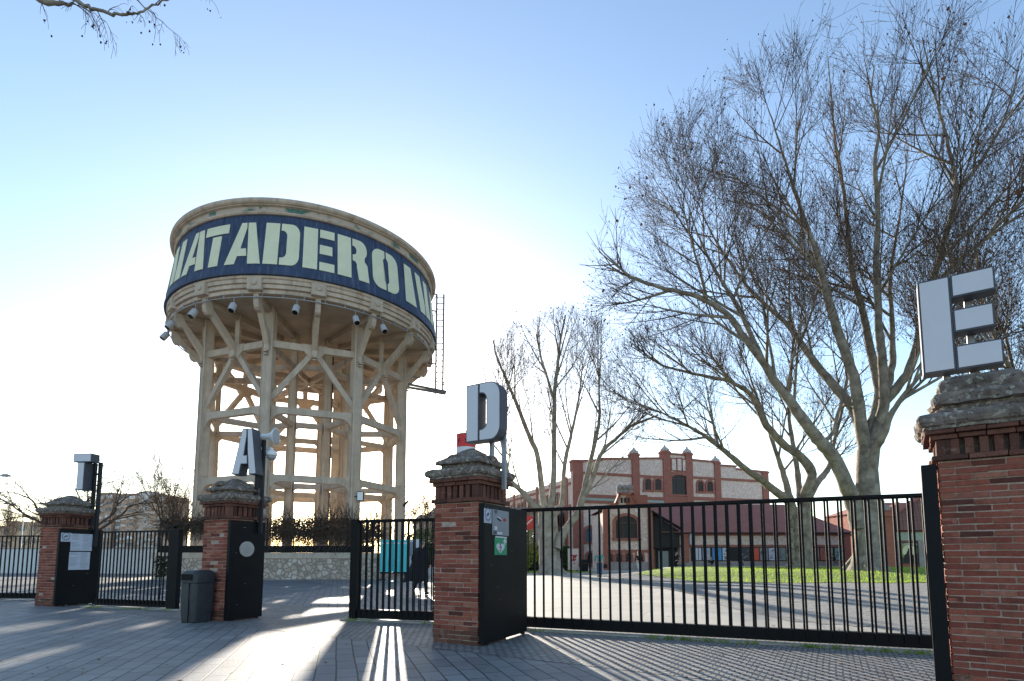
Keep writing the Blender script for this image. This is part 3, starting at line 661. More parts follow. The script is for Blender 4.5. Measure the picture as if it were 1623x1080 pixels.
def lines_deco(cols, rows, seed):
    def f(o, y0, y1, z0, z1):
        rnd = random.Random(seed); b = MB(); W_ = (y1-y0); cw = W_/cols
        b.box((.1052, y0+W_*.06, z1-(z1-z0)*.085), (.1058, y0+W_*.34, z1-(z1-z0)*.05)); b.box((.1052, y0+W_*.56, z1-(z1-z0)*.085), (.1058, y0+W_*.86, z1-(z1-z0)*.05))
        for c in range(cols):
            for r in range(rows):
                if rnd.random() < .12: continue
                z = z1-(z1-z0)*(.13+.83*r/rows); L = cw*(.45+.42*rnd.random())
                b.box((.1052, y0+c*cw+cw*.08, z-.006), (.1058, y0+c*cw+cw*.08+L, z+.004))
        b.build('print', m_ink2, o)
    return f
def camera_deco(o, y0, y1, z0, z1):
    c = (y0+y1)/2; zc = z0+(z1-z0)*.62; r = (y1-y0)*.40
    face(o, 'symbol', ring_poly(c, zc, r, r*.86), m_ink)
    face(o, 'symbol', [(c-r*.5, zc-.1*r), (c+r*.1, zc+.3*r), (c+r*.5, zc+.1*r), (c+r*.2, zc-.25*r), (c-.1*r, zc-.1*r), (c-.2*r, zc-.4*r), (c-r*.5, zc-.4*r)], m_ink)
    b = MB()
    for q in range(3): b.box((.1052, y0+(y1-y0)*.15, z0+(z1-z0)*(.08+.07*q)), (.1058, y1-(y1-y0)*.15, z0+(z1-z0)*(.105+.07*q)))
    b.build('print', m_ink2, o)
notice(BT, 97, 844.5, 112, 859, 'notice', 'small square white notice with a round symbol on the T pillar panel', 'notice', m_paper, camera_deco)
notice(BT, 113, 846, 145, 873.5, 'notice', 'upper white two column text notice on the T pillar panel', 'notice', m_paper, lines_deco(2, 13, 1))
notice(BT, 110, 875, 141, 903, 'notice', 'lower white two column text notice on the T pillar panel', 'notice', m_paper, lines_deco(2, 13, 2))
# round plaque on the A panel
(py_, pz_), = on_board(BA, [(391, 870.5)])
(py2, _z), = on_board(BA, [(404.5, 870.5)])
pl = thing('plaque', 'round grey metal plaque on the black panel of the A pillar', 'plaque', (BA[0][0], BA[0][1], 0), -BA[1])
b = MB(); r_ = .135; b.prism([(py_+r_*1.25*math.cos(i*math.pi/24), pz_+r_*1.12*math.sin(i*math.pi/24)) for i in range(48)], (.112,0,0), (0,1,0), (0,0,1), (1,0,0), .011)
b.build('disc', mat('plaque_metal', (.36, .34, .32), .45, .1, 6, metal=.2), pl)
b = MB()
for q, (w_, dz) in enumerate(((.05, .07), (.11, .035), (.13, .01), (.09, -.015), (.12, -.04), (.06, -.07))): b.box((.1122, py_-w_, pz_+dz-.005), (.1128, py_+w_*.95, pz_+dz+.004))
b.build('engraving', m_ink2, pl)
notice(BD, 767, 805.5, 778.5, 830, 'notice', 'small white notice with a round symbol on the D pillar panel', 'notice', m_paper, camera_deco)
def map_deco(o, y0, y1, z0, z1):
    W_, H_ = y1-y0, z1-z0
    c, zc, r = y0+W_*.2, z1-H_*.07, W_*.1
    face(o, 'symbol', [(c-r, zc), (c, zc+r*.8), (c+r, zc), (c, zc-r*.8)], m_ink)
    face(o, 'sticker', [(y0+.28*W_, z1-.33*H_), (y0+.30*W_, z1-.25*H_), (y0+.50*W_, z1-.32*H_), (y0+.52*W_, z1-.42*H_)], m_heart)
    face(o, 'sticker', [(y0+.26*W_, z1-.36*H_), (y0+.30*W_, z1-.30*H_), (y0+.52*W_, z1-.40*H_), (y0+.48*W_, z1-.45*H_)], m_black, x=.108)
    face(o, 'sticker', [(y0+.66*W_, z1-.42*H_), (y0+.64*W_, z1-.34*H_), (y0+.74*W_, z1-.27*H_), (y0+.83*W_, z1-.35*H_), (y0+.80*W_, z1-.43*H_)], m_red)
    face(o, 'sticker', [(y0+.12*W_, z0+.20*H_), (y0+.12*W_, z0+.34*H_), (y0+.28*W_, z0+.34*H_), (y0+.28*W_, z0+.20*H_)], m_heart)
    face(o, 'sticker', [(y0+.28*W_, z0+.03*H_), (y0+.28*W_, z0+.13*H_), (y0+.58*W_, z0+.13*H_), (y0+.58*W_, z0+.03*H_)], m_heart)
    face(o, 'sticker', [(y0+.05*W_, z0+.03*H_), (y0+.05*W_, z0+.16*H_), (y0+.24*W_, z0+.16*H_), (y0+.24*W_, z0+.03*H_)], m_ink)
notice(BD, 780, 807, 806, 850, 'sign', 'grey metal plate with stickers above the green heart sign', 'sign', m_plate, map_deco)
def aed_deco(o, y0, y1, z0, z1):
    W_, H_ = y1-y0, z1-z0
    b = MB(); b.box((.1052, y0+.02, z1-.0), (.1065, y1, z1+H_*.08)); b.build('top_strip', m_heart, o)
    c = y0+.46*W_; pts = []
    for i in range(40):
        t = 2*math.pi*i/40; x = 16*math.sin(t)**3; z = 13*math.cos(t)-5*math.cos(2*t)-2*math.cos(3*t)-math.cos(4*t)
        pts.append((c+x/17*W_*.36, z0+H_*.42+z/17*H_*.36))
    face(o, 'heart', pts, m_heart)
    q = lambda u, v: (c+u*W_*.3, z0+H_*.42+v*H_*.3)
    face(o, 'bolt', [q(-.1,.75), q(-.32,-.1), q(.12,.02), q(-.08,-.45), q(-.22,-.38), q(-.02,-.85), q(.2,-.3), q(.06,-.36), q(.36,.22), q(-.06,.1), q(.1,.75)], m_ink, x=.1078)
    cx2, cz2, r = y0+.83*W_, z1-H_*.18, W_*.13; k = .36
    face(o, 'cross', [(cx2-r*k, cz2-r), (cx2-r*k, cz2-r*k), (cx2-r, cz2-r*k), (cx2-r, cz2+r*k), (cx2-r*k, cz2+r*k), (cx2-r*k, cz2+r), (cx2+r*k, cz2+r), (cx2+r*k, cz2+r*k), (cx2+r, cz2+r*k), (cx2+r, cz2-r*k), (cx2+r*k, cz2-r*k), (cx2+r*k, cz2-r)], m_heart)
notice(BD, 783.5, 852, 803, 880, 'sign', 'green sign with a white heart, lightning bolt and cross on the black panel', 'sign', m_green, aed_deco)

# ------------------------------------------------------------------ letter signs on the pillars
LS = {
 'T': [[(0,.77),(0,1),(1,1),(1,.77)], [(.27,0),(.27,.76),(.66,.76),(.66,0)]],
 'A': [[(0,0),(.36,1),(.55,1),(.56,.86),(.47,.42),(.61,.42),(.63,.22),(.37,.22),(.31,0)], [(.56,1),(.77,1),(1.0,.0),(.69,.0),(.60,.5)]],
 'D': [[(0,0),(0,1),(.375,1),(.375,0)], [(.385,1)]+arc(.72,.76,.28,.24,90,0)+arc(.72,.24,.28,.24,0,-90)+[(.385,0),(.385,.19)]+arc(.45,.30,.15,.10,-90,0,5)+arc(.45,.70,.15,.12,0,90,5)+[(.385,.82)]],
 'E': [[(0,0),(0,1),(.42,1),(.42,0)], [(.425,.76),(.425,1),(.97,1),(.97,.76)], [(.425,.39),(.425,.63),(.93,.63),(.93,.39)], [(.425,0),(.425,.25),(1,.25),(1,0)]],
}
def letter_sign(ch, pl, pr, ptop, Y, a, dep, label, posts, pback, zpost):
    p0 = at(pl[0], pl[1], Y)
    wdt = hit(pr, pl[1]-8, (p0.x, p0.y), a)[0]; H = hit(pl[0], ptop, (p0.x, p0.y), a)[1]-p0.z
    o = thing('letter_sign', label, 'letter sign', (p0.x, p0.y, p0.z), -a, 'light box letters on the gate pillars')
    for poly in LS[ch]:
        P = [(u*wdt, v*H) for u, v in poly]
        b = MB(); b.prism(P, (0,0,0), (1,0,0), (0,0,1), (0,-1,0), dep); b.build('letter_box', m_sign_frame, o)
        b = MB(); b.prism(inset(P, .015), (0,-.006,0), (1,0,0), (0,0,1), (0,-1,0), .005); b.build('letter_face', m_sign_face, o)
    for i, u in enumerate(posts):
        b = MB(); b.box((u*wdt-.028, dep+.003, zpost-p0.z), (u*wdt+.028, dep+.06+pback, H*(.80 if i else .78))); b.build('post', m_grey_steel if ch in 'DE' else m_steel, o)
    b = MB(); b.box((posts[0]*wdt+.04, dep+.02, H*.45), (posts[1]*wdt-.04, dep+.06, H*.5)); b.build('crossbar', m_steel, o)
    return o
letter_sign('T', (112.8, 777), 141.5, 719.5, 14.3, .10, .26, 'grey light box letter T on two dark posts above the leftmost pillar', (.70, 1.0), .03, 1.5)
letter_sign('A', (367, 752.5), 406.5, 680.5, 10.95, .16, .24, 'grey light box letter A above the pillar behind the litter bin', (.70, .93), .0, 1.7)
letter_sign('D', (738.5, 702), 793, 612, 8.05, .52, .20, 'pale light box letter D on two steel posts above its pillar', (.52, .88), .0, 2.2)
letter_sign('E', (1464, 594), 1594, 446.5, 5.1, .60, .17, 'large pale light box letter E above the nearest brick pillar', (.32, .66), .0, 2.6)
# loudspeaker and dome camera on a mast behind the A
p = at(410, 790, 11.45)
mast = thing('mast', 'slim dark mast behind the A letter sign', 'mast', (p.x, p.y, 0))
b = MB(); b.tube([(0,0,0), (0,0,3.78)], .032, 10); b.build('pole', m_steel, mast)
b = MB(); b.tube([(0,0,3.78),(0,0,3.80)], .042, 10); b.build('pole_cap', m_steel, mast)
p = at(412, 693, 11.38); hn = thing('loudspeaker', 'grey horn loudspeaker at the top of the mast beside the A', 'loudspeaker', (p.x+.02, p.y-.03, p.z))
b = MB(); b.tube([(.0,0,0),(.05,0,0),(.14,0,0),(.22,-.02,0),(.28,-.03,0),(.33,-.035,0),(.345,-.036,0)], [.055,.062,.06,.075,.11,.165,.18], 20); b.build('horn', m_white, hn, smooth=True)
b = MB(); b.tube([(-.07,0,0),(.0,0,0)], .075, 14); b.box((-.04,-.03,-.14),(.02,.03,-.06)); b.build('driver', m_steel, hn)
b = MB(); b.tube([(.346,-.0365,0),(.348,-.0366,0)], [.15,.15], 20); b.build('horn_mouth', mat('horn_inside', (.35,.36,.38), .6, .1, 4), hn)
p = at(430, 722, 11.3); dc = thing('dome_camera', 'white dome security camera on the mast beside the A', 'security camera', (p.x, p.y, p.z))
b = MB(); b.lathe([(0,.10),(.05,.10),(.09,.085),(.115,.05),(.12,0.0),(.11,-.01),(0,-.01)], 24); b.build('housing', m_white, dc, smooth=True)
b = MB(); b.lathe([(0,-.012),(.105,-.012),(.10,-.05),(.08,-.085),(.045,-.108),(0,-.115)], 24); b.build('dome', mat('smoked_dome', (.30,.30,.31), .15, .05, 3), dc, smooth=True)
b = MB(); b.bar((0,0,.14),(-.25,.12,.16), .06, .05); b.tube([(0,0,.1),(0,0,.15)], .04, 10); b.build('arm', m_white, dc)
# floodlight and camera bolted to the tower columns
p = at(570, 787, 34.6); o = thing('floodlight', 'small white square floodlight on a front column of the tower', 'floodlight', p)
b = MB(); b.box((-.15,-.12,-.3),(.28,.02,.3)); b.build('lamp_housing', m_steel, o, bevel=.02)
b = MB(); b.box((-.11,-.128,-.26),(.24,-.121,.26)); b.build('lens', m_lamp, o)
b = MB(); b.bar((-.55,.2,0),(-.15,-.02,0), .05, .05); b.build('arm', m_steel, o)
p = at(643, 798, 39.6); o = thing('security_camera', 'small dark bullet camera on the right column of the tower', 'security camera', p)
b = MB(); b.tube([(-.14,-.1,-.2),(.14,.1,.18)], .085, 10); b.build('housing', m_steel, o)
b = MB(); b.bar((-.75,0,0),(-.02,0,0), .05, .05); b.build('arm', m_steel, o)

# ------------------------------------------------------------------ gates
def gate(p, q, label, zt, spacing, back=None, post=None, bw=.027, br=.16, cat='gate'):
    """bars between a bottom and a top rail; 'back' = (depth, shift) of a second, shorter row of bars"""
    p = Vector((p[0], p[1], 0)); q = Vector((q[0], q[1], 0)); d = q-p; L = d.length; ang = math.atan2(d.y, d.x)
    o = thing('bar_gate', label, cat, p, ang, 'black bar gates')
    b = MB(); b.box((0,-.03,.045),(L,.03,.045+br)); b.build('bottom_rail', m_black, o, bevel=.004)
    b = MB(); b.box((0,-.02,zt-.04),(L,.02,zt)); b.build('top_rail', m_black, o, bevel=.003)
    def row(y, z0, z1, x0, w):
        n = int((L-x0-.03)/spacing)+1; first = None
        for i in range(n):
            x = x0+i*spacing
            if post and (post[0] <= x <= post[1]): continue
            if first is None:
                b = MB(); b.box((-w/2, -.009, 0), (w/2, .009, z1-z0)); first = b.build('bar', m_black, o); c = first
            else:
                c = first.copy(); C.objects.link(c); c.parent = o
            c.location = (x, y, z0)
    row(-.042, .10, zt-.042, .10, bw)
    if back:
        row(back[0], .05+br, zt-.06, .1+back[1], bw)
        b = MB(); b.box((0, back[0]-.02, zt-.058), (L, back[0]+.02, zt-.02)); b.build('rear_top_rail', m_black, o)
        b = MB(); b.box((0, back[0]-.03, .03), (L, back[0]+.03, .048+br)); b.build('rear_bottom_rail', m_black, o)
    if post:
        b = MB(); b.box((post[0], -.07, .02), (post[1], .05, zt+.005)); b.build('post', m_black, o, bevel=.005)
    return o
gate((.16, 9.58), (6.7, 6.69), 'wide black bar gate between the D pillar and the nearest pillar', 2.06, .163, (.045, -.028))
gate((-3.17, 10.96), (-.55, 10.15), 'short black bar gate left of the D pillar, in front of the turquoise board', 1.96, .13, (.05, .05), (0, .15), .022)
gate((-10.35, 13.85), (-7.78, 12.98), 'black bar gate between the T pillar and the litter bin', 1.87, .12, None, (2.42, 2.70), .036)
gate((-19.5, 16.3), (-13.6, 16.0), 'black bar gate at the left edge, beyond the T pillar', 1.86, .135, None, None, .036)

# ------------------------------------------------------------------ litter bin
p = gnd(306, 988)
bn = thing('litter_bin', 'dark grey plastic litter bin in front of the A pillar', 'litter bin', (p.x-.06, p.y+.20, 0), R(-24)); bn.scale = (.86, .86, 1.02)
m_bin = mat('bin_plastic', (.036, .037, .043), .5, .2, 9, .15, 90)
def rr(w, d, z, r=.07, n=5):
    out = []
    for sx, sy, a0 in ((1,1,0),(-1,1,90),(-1,-1,180),(1,-1,270)):
        for i in range(n): a = R(a0+90*i/(n-1)); out.append((sx*(w/2-r)+r*math.cos(a), sy*(d/2-r)+r*math.sin(a), z))
    return out
b = MB(); b.loft([rr(.44,.42,.0), rr(.46,.44,.02), rr(.50,.47,.22), rr(.52,.49,.5), rr(.51,.48,.72)]); b.build('body', m_bin, bn, smooth=False, bevel=.01)
b = MB(); b.loft([rr(.53,.50,.725), rr(.53,.50,.88,.09), rr(.49,.46,.93,.1), rr(.40,.38,.955,.1)]); b.build('hood', m_bin, bn, bevel=.008)
b = MB(); b.box((-.20,-.262,.775),(.15,-.22,.885)); b.build('slot', mat('slot_dark', (.004,.004,.004), .9), bn)
b = MB(); b.box((.06,-.256,.03),(.068,-.235,.72)); b.build('door_edge', m_black, bn)
b = MB(); b.box((-.16,-.16,-.012),(.16,.16,.0)); b.build('foot', m_black, bn)

# ------------------------------------------------------------------ buildings
m_pink = cell_mat('pink_rubble', [(.66,.50,.42),(.80,.66,.57),(.72,.56,.48),(.84,.74,.66)], (.58,.41,.33), 3.8, .05, bump=.4)
m_trim = brick_mat('red_brick_trim', (.32,.105,.075), (.38,.14,.10), (.34,.17,.13), .25, .07, .01, big=.2)
m_redroof = mat('red_roof', (.32,.115,.085), .8, .14, 1.5, .3, 20)
m_rooftile = brick_mat('roof_tiles', (.26,.11,.075), (.33,.15,.10), (.10,.05,.04), .3, .22, .03, bump=1.0, big=.25)
m_glass = glass_mat('window_glass', (.012,.014,.018), .35); m_glass2 = glass_mat('pale_glass', (.10,.14,.18), .15)
m_frame = mat('window_wood', (.09,.045,.03), .6, .2, 6)
m_band = mat('green_tile_band', (.33,.39,.33), .6, .2, 8)
m_dark = mat('dark_paint_and_shade', (.02,.018,.018), .7, .2, 3)  # dark fittings; also paints the shade on the porch side wall
m_base = mat('granite_base', (.30,.27,.26), .9, .2, 3, .3, 20)
m_finial = mat('pale_finial_stone', (.50,.45,.42), .9, .12, 3)
m_brown = mat('brown_door', (.20,.09,.035), .6, .2, 5)
def archpoly(u0, u1, z0, zs, rise, n=10):
    c, r = (u0+u1)/2, (u1-u0)/2
    return [(u0, z0)]+[(c-r*math.cos(math.pi*i/n), zs+rise*math.sin(math.pi*i/n)) for i in range(n+1)]+[(u1, z0)]
FU, FV, FN = Vector((1,0,0)), Vector((0,0,1)), Vector((0,-1,0))
def window(parent, u0, u1, z0, zs, rise, fw=.25, out=.14, glass=None, mull=1, frame=None, y=0, sill=True, pfr=None):
    o_ = archpoly(u0-fw, u1+fw, z0-.02, zs, rise+fw); i_ = archpoly(u0, u1, z0-.02, zs, rise)
    b = MB(); n = len(o_)
    fr = [Vector((u, y-out, z)) for u, z in o_]; fi = [Vector((u, y-out, z)) for u, z in i_]; bk = [Vector((u, y, z)) for u, z in o_]; bi = [Vector((u, y-.012, z)) for u, z in i_]
    vs = fr+fi+bk+bi; fs = []
    for i in range(n-1):
        fs += [(i, i+1, n+i+1, n+i), (i, 2*n+i, 2*n+i+1, i+1), (n+i, n+i+1, 3*n+i+1, 3*n+i)]
    fs += [(0, n, 3*n, 2*n), (n-1, 3*n-1, 4*n-1, 2*n-1)]
    b.add(vs, fs)
    if sill: b.box((u0-fw-.1, y-out-.06, z0-.28), (u1+fw+.1, y, z0-.021))
    w = b.build('window', pfr or m_trim, parent)
    b = MB(); b.prism(i_, (0, y-.03, 0), FU, FV, FN, .015); b.build('pane', glass or m_glass, w)
    b = MB()
    for k in range(mull):
        u = u0+(u1-u0)*(k+1)/(mull+1); b.box((u-.04, y-.075, z0), (u+.04, y-.032, zs+rise*.9))
    b.box((u0, y-.07, zs-.05), (u1, y-.033, zs+.05)); b.build('sash', frame or m_frame, w)
    return w
# --- the big stone hall
HC = at(910, 886, 75.0); HA = -R(19)
hall = thing('stone_hall', 'large pink stone hall with red brick pilasters, stepped parapet and arched windows', 'building', (HC.x, HC.y, 0), -HA)
def fz(px, py): return hit(px, py, (HC.x, HC.y), HA)
U = lambda px, py=780: fz(px, py)[0]
Zz = lambda px, py: fz(px, py)[1]
zt0 = Zz(920, 735); W1 = U(1216)
top = [(0, Zz(912, 733)), (U(955), Zz(955, 731)), (U(955), Zz(955, 729)), (U(1004), Zz(1004, 728.5)), (U(1054), Zz(1054, 728)), (U(1054), Zz(1076, 722)), (U(1098), Zz(1076, 722)), (U(1098), Zz(1098, 730.5)), (U(1140), Zz(1140, 734.5)), (U(1140), Zz(1140, 739)), (U(1168), Zz(1168, 741)), (U(1168), Zz(1168, 745)), (W1, Zz(1214, 750))]
b = MB(); b.prism([(0, 0)]+top+[(W1, 0)], (0,0,0), FU, FV, FN, .9)
b.box((0, .901, 0), (.9, 46, 12.4)); b.box((.901, 45, 0), (W1, 46, 12.4)); b.box((W1-.9, .901, 0), (W1, 44.99, 12.2)); b.build('wall', m_pink, hall)
b = MB(); b.add([(.4,.9,11.8),(W1-.4,.9,11.8),(W1-.4,45.5,11.8),(.4,45.5,11.8),(W1/2,.9,13.4),(W1/2,45.5,13.4)], [(0,4,5,3),(4,1,2,5),(0,1,4),(3,5,2)]); b.build('roof', m_redroof, hall)
b = MB()                                  # parapet coping following the steps
for i in range(len(top)-1):
    (u0, z0), (u1, z1) = top[i], top[i+1]
    if abs(u1-u0) > .1: b.bar((u0-.05, .42, z0+.14), (u1+.05, .42, z1+.14), 1.15, .28)
b.build('coping', m_trim, hall)
for px, ptop, wd in ((915.5, 729, 1.5), (1007.5, 719, 1.2), (1057, 715, 1.2), (1092.5, 718, 1.2), (1137.5, 732, 1.05), (1213, 747, 1.2)):
    u = U(px); z = Zz(px, ptop)
    b = MB(); b.box((u-wd/2, -.22, 0), (u+wd/2, .0, z)); b.box((u-wd/2, .0, z-1.6), (u+wd/2, .89, z)); b.box((u-wd/2-.12, -.32, z-.35), (u+wd/2+.12, .95, z-.12)); b.build('pilaster', m_trim, hall)
    if 1000 < px < 1140:
        b = MB(); b.lathe([(0,.95),(.12,.92),(.17,.82),(.14,.72),(.24,.66),(.36,.54),(.46,.42),(.66,.34),(.68,.0),(0,.0)], 12); b.build('finial', m_finial, hall, loc=(u, .3, z+.002))
for (x0, y0), (x1, y1), h, m in (((918,749.5),(1053,752.5),.34,m_trim), ((1097,757),(1214,766),.34,m_trim), ((918,786),(1053,789),.5,m_trim), ((1097,790),(1214,795),.5,m_trim), ((918,790.5),(1053,793),.4,m_band), ((918,795),(1053,797.5),.35,m_trim)):
    (u0, z0), (u1, z1) = fz(x0, y0), fz(x1, y1); b = MB(); b.box((u0, -.16, z0-h/2), (u1, -.003, z0+h/2)); b.build('string_course', m, hall)
for xs in ((1021, 1032), (1037, 1048), (1105, 1115), (1119.5, 1130)):
    u0, u1 = U(xs[0]), U(xs[1]); zb = Zz(xs[0], 776.5 if xs[0] < 1060 else 779); zt = Zz(xs[0], 759 if xs[0] < 1060 else 763)
    window(hall, u0+.1, u1-.1, zb, zt-.45, .42, .3)
u0, u1 = U(1064.5), U(1090); zb, zt = Zz(1076, 784), Zz(1076, 753.5)
window(hall, u0, u1, zb, zt-.5, .5, .55, mull=2, out=.2)
for k in range(3):
    ua = u0+(u1-u0)*(k/3)+.12; ub = u0+(u1-u0)*((k+1)/3)-.12; za, zc = Zz(1076, 746), Zz(1076, 729+ (k == 1)*-1)
    b = MB(); b.box((ua-.2, -.12, za-.15), (ub+.2, -.003, zc+.2)); f_ = b.build('niche', m_trim, hall)
    b = MB(); b.box((ua, -.14, za), (ub, -.121, zc)); b.build('niche_panel', m_pink, f_)
b = MB(); b.box((u0-.9, -.17, Zz(1076,752)+.2), (u1+.9, -.003, Zz(1076,747)-.2)); b.box((u0-.9, -.17, 0), (u1+.9, -.003, zb-.35)); b.build('brick_panel', m_trim, hall)
for xs, y0, y1 in (((927, 946), 859, 842), ((901+12, 905+16), 859, 844)):
    window(hall, U(xs[0]), U(xs[1]), Zz(xs[0], y0), Zz(xs[0], y1), .5, .35, mull=2, glass=m_glass2)
for xs in ((929, 943), (948, 955)):
    window(hall, U(xs[0]), U(xs[1]), Zz(xs[0], 893), Zz(xs[0], 881), .35, .3, mull=1)
b = MB(); b.box((0, -.05, 0), (U(1030), -.003, Zz(930, 893))); b.build('plinth', m_base, hall)
# windows of the left flank (a wall that runs straight back)
fl = bpy.data.objects.new('side_wall', None); C.objects.link(fl); fl.parent = hall; fl.rotation_euler = (0, 0, -math.pi/2)
for k in range(7):
    v = -(4.5+k*5.6)
    for z0_, zs_ in ((1.6, 3.6), (6.1, 7.2), (9.2, 10.1)):
        w = window(fl, v-1.5, v-.2, z0_, zs_, .5, .25, out=.1); 
        if z0_ > 5: w2 = window(fl, v+.35, v+1.65, z0_, zs_, .5, .25, out=.1)
b = MB()
for z in (8.3, 11.4): b.box((-45.9, -.12, z), (-.8, -.003, z+.35))
b.build('string_course', m_trim, fl)
for k in range(7):
    b = MB(); b.box((-2.1-k*5.6-.5, -.15, 0), (-2.1-k*5.6+.3, -.003, 12.6)); b.build('pilaster', m_trim, fl)

# --- the low hall with the red roof and the poster wall
LC = at(1030, 886, 58.0); LY = LC.y
low = thing('exhibition_hall', 'long low brick and stone hall with a plain dark red roof', 'building', (LC.x, LC.y, 0), 0)
def lz(px, py): return hit(px, py, (LC.x, LC.y), 0)
u1030, uE = 0, lz(1344, 840)[0]
ze = lz(1200, 845)[1]; zr = at(1150, 800, LY+6.5).z
b = MB(); b.box((3.2, 0, 0), (uE, 12.5, ze)); b.build('wall', m_pink, low)
b = MB(); b.box((3.15, -.25, 0), (uE+.05, -.003, .78)); b.build('plinth', m_base, low)
b = MB(); b.box((3.15, -.08, ze-1.55), (uE+.05, -.003, ze-1.25)); b.box((3.15, -.1, ze-.28), (uE+.05, -.003, ze)); b.build('string_course', m_trim, low)
b = MB(); xr = uE-3.4
vs = [(1.2,-.55,ze+.02),(uE+.3,-.55,ze+.02),(xr,6.5,zr),(-2.2,6.5,zr),(uE+.3,13,ze+.02),(-2.2,13,ze+.02),(-2.2,2.2,ze+1.55)]
b.add(vs, [(0,1,2,3,6),(1,4,2),(4,5,3,2)]); b.build('roof', m_redroof, low)
b = MB(); b.bar((1.2,-.58,ze-.02),(uE+.3,-.58,ze-.02), .1, .12); b.build('gutter', m_dark, low)
for px in (1085, 1340):
    u = lz(px, 850)[0]; b = MB(); b.box((u-.35, -.3, .785), (u+.35, -.11, ze-.0)); b.box((u-.45, -.36, ze-.35), (u+.45, -.11, ze-.1)); b.build('pilaster', m_trim, low)
# gabled front wing
GA = R(14); GW = lz(1030, 850)[0]-lz(957, 850)[0]
gp = bpy.data.objects.new('gable_wing', None); C.objects.link(gp); gp.parent = low; gp.location = (lz(957, 850)[0], -.6, 0)
def gz(px, py): u, z = hit(px, py, (LC.x+gp.location.x, LC.y-.6), 0); return u, z
prof = [(0,0), (0, gz(960, 807)[1]), (gz(977,0)[0] if False else gz(978, 800)[0], gz(978, 800)[1]), gz(981, 785), gz(1003, 785), gz(1006, 797), (GW, gz(1030, 806)[1]), (GW, 0)]
b = MB(); b.prism(prof, (0,0,0), FU, FV, FN, .6); b.box((0,.601,0),(.5,9,gz(960,810)[1])); b.box((GW-.5,.601,0),(GW,9,gz(960,810)[1])); b.build('gable_wall', m_pink, gp)
b = MB(); z0 = gz(960, 807)[1]; zp = gz(990, 788)[1]
b.add([(-.3,.1,z0),(GW+.3,.1,z0),(GW/2,.1,zp-.3),(-.3,9,z0),(GW+.3,9,z0),(GW/2,9,zp-.3)], [(0,2,5,3),(1,4,5,2),(0,1,2),(3,5,4)]); b.build('wing_roof', m_redroof, gp)
b = MB()
for i in range(1, len(prof)-2):
    (ua, za), (ub, zb_) = prof[i], prof[i+1]
    if abs(ub-ua) > .1: b.bar((ua-.1, .25, za+.12), (ub+.1, .25, zb_+.12), .9, .26)
b.box((gz(980,0)[0]-.25, -.1, gz(980, 800)[1]-.2), (gz(1004,0)[0]+.25, -.003, gz(990, 785)[1]))
b.build('coping', m_trim, gp)
for px in (985, 990.5, 996):
    b = MB(); u, z = gz(px, 796); b.box((u-.1, -.16, z-.1), (u+.1, -.101, z+.45)); b.build('slot', m_dark, gp)
for px in (983, 991, 999):
    b = MB(); b.lathe([(0,.9),(.25,.8),(.36,.6),(.3,.4),(.22,.3),(.34,.22),(.36,0),(0,0)], 10); u, z = gz(px, 785); b.build('finial', m_base, gp, loc=(u, .25, z+.25))
for u0_, u1_ in ((-.2, .32), (GW-.35, GW+.15)):
    b = MB(); b.box((u0_, -.18, 0), (u1_, -.003, gz(960, 807)[1]+.25)); b.build('pilaster', m_trim, gp)
(ua, za), (ub, zb_) = gz(976, 853), gz(1009, 829)
window(gp, ua, ub, za, zb_, .7, .32, mull=2, out=.18)
b = MB(); b.box((0.4, -.1, gz(990, 874)[1]-.15), (GW-.4, -.003, gz(990, 874)[1]+.15)); b.build('string_course', m_trim, gp)
b = MB(); b.box((0.4, -.08, 0), (GW-.4, -.003, .8)); b.build('plinth', m_base, gp)
for px in (966, 981, 996, 1014):
    (ua, za), (ub, zb_) = gz(px-4.5, 897), gz(px+4.5, 882)
    window(gp, ua, ub, .85, zb_, .3, .2, mull=0, sill=False)
# porch between wing and roof; shade on its side wall is painted near-black
pc = bpy.data.objects.new('porch', None); C.objects.link(pc); pc.parent = low; pc.location = (0, -.6, 0)
(pu0, pz0), (pu1, pz1) = gz(1032, 812), gz(1076, 840); o0 = gp.location.x
b = MB(); zl = gz(1032, 868)[1]
b.prism([(pu0+o0+.05, zl), (pu0+o0+.05, pz0), (pu1+o0, pz1), (pu1+o0, zl)], (0,.25,0), FU, FV, FN, .4); b.build('shaded_wall', m_dark, pc)
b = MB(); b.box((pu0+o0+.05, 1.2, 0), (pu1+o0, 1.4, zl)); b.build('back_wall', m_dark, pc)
(du0, _), (du1, _) = gz(1036, 880), gz(1043, 880); b = MB(); b.box((du0+o0, 1.12, 0), (du1+o0, 1.198, 2.15)); b.build('door', m_brown, pc)
(du0, _), (du1, _) = gz(1048, 880), gz(1064, 880); b = MB(); b.box((du0+o0, 1.12, 0), (du1+o0, 1.198, 1.95)); b.build('glass_panel', mat('frosted_glass', (.20,.24,.24), .3, .1, 3), pc)
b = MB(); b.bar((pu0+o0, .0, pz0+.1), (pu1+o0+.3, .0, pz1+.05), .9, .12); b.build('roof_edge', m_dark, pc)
# hanging vertical banner on the pilaster
(ua, za), (ub, zb_) = lz(1091.5, 863), lz(1098, 845)
bn_ = thing('banner', 'small pale vertical banner left of the poster row on the low hall', 'banner', (LC.x, LC.y, 0)); b = MB(); b.box((ua, -.5, za), (ub, -.45, zb_)); b.build('cloth', m_paper, bn_)
b = MB()
for k in range(6): z = za+(zb_-za)*(k+.7)/6.6; b.box((ua+.12, -.504, z-.05), (ub-.12, -.5005, z+.03))
b.build('print', m_ink2, bn_)
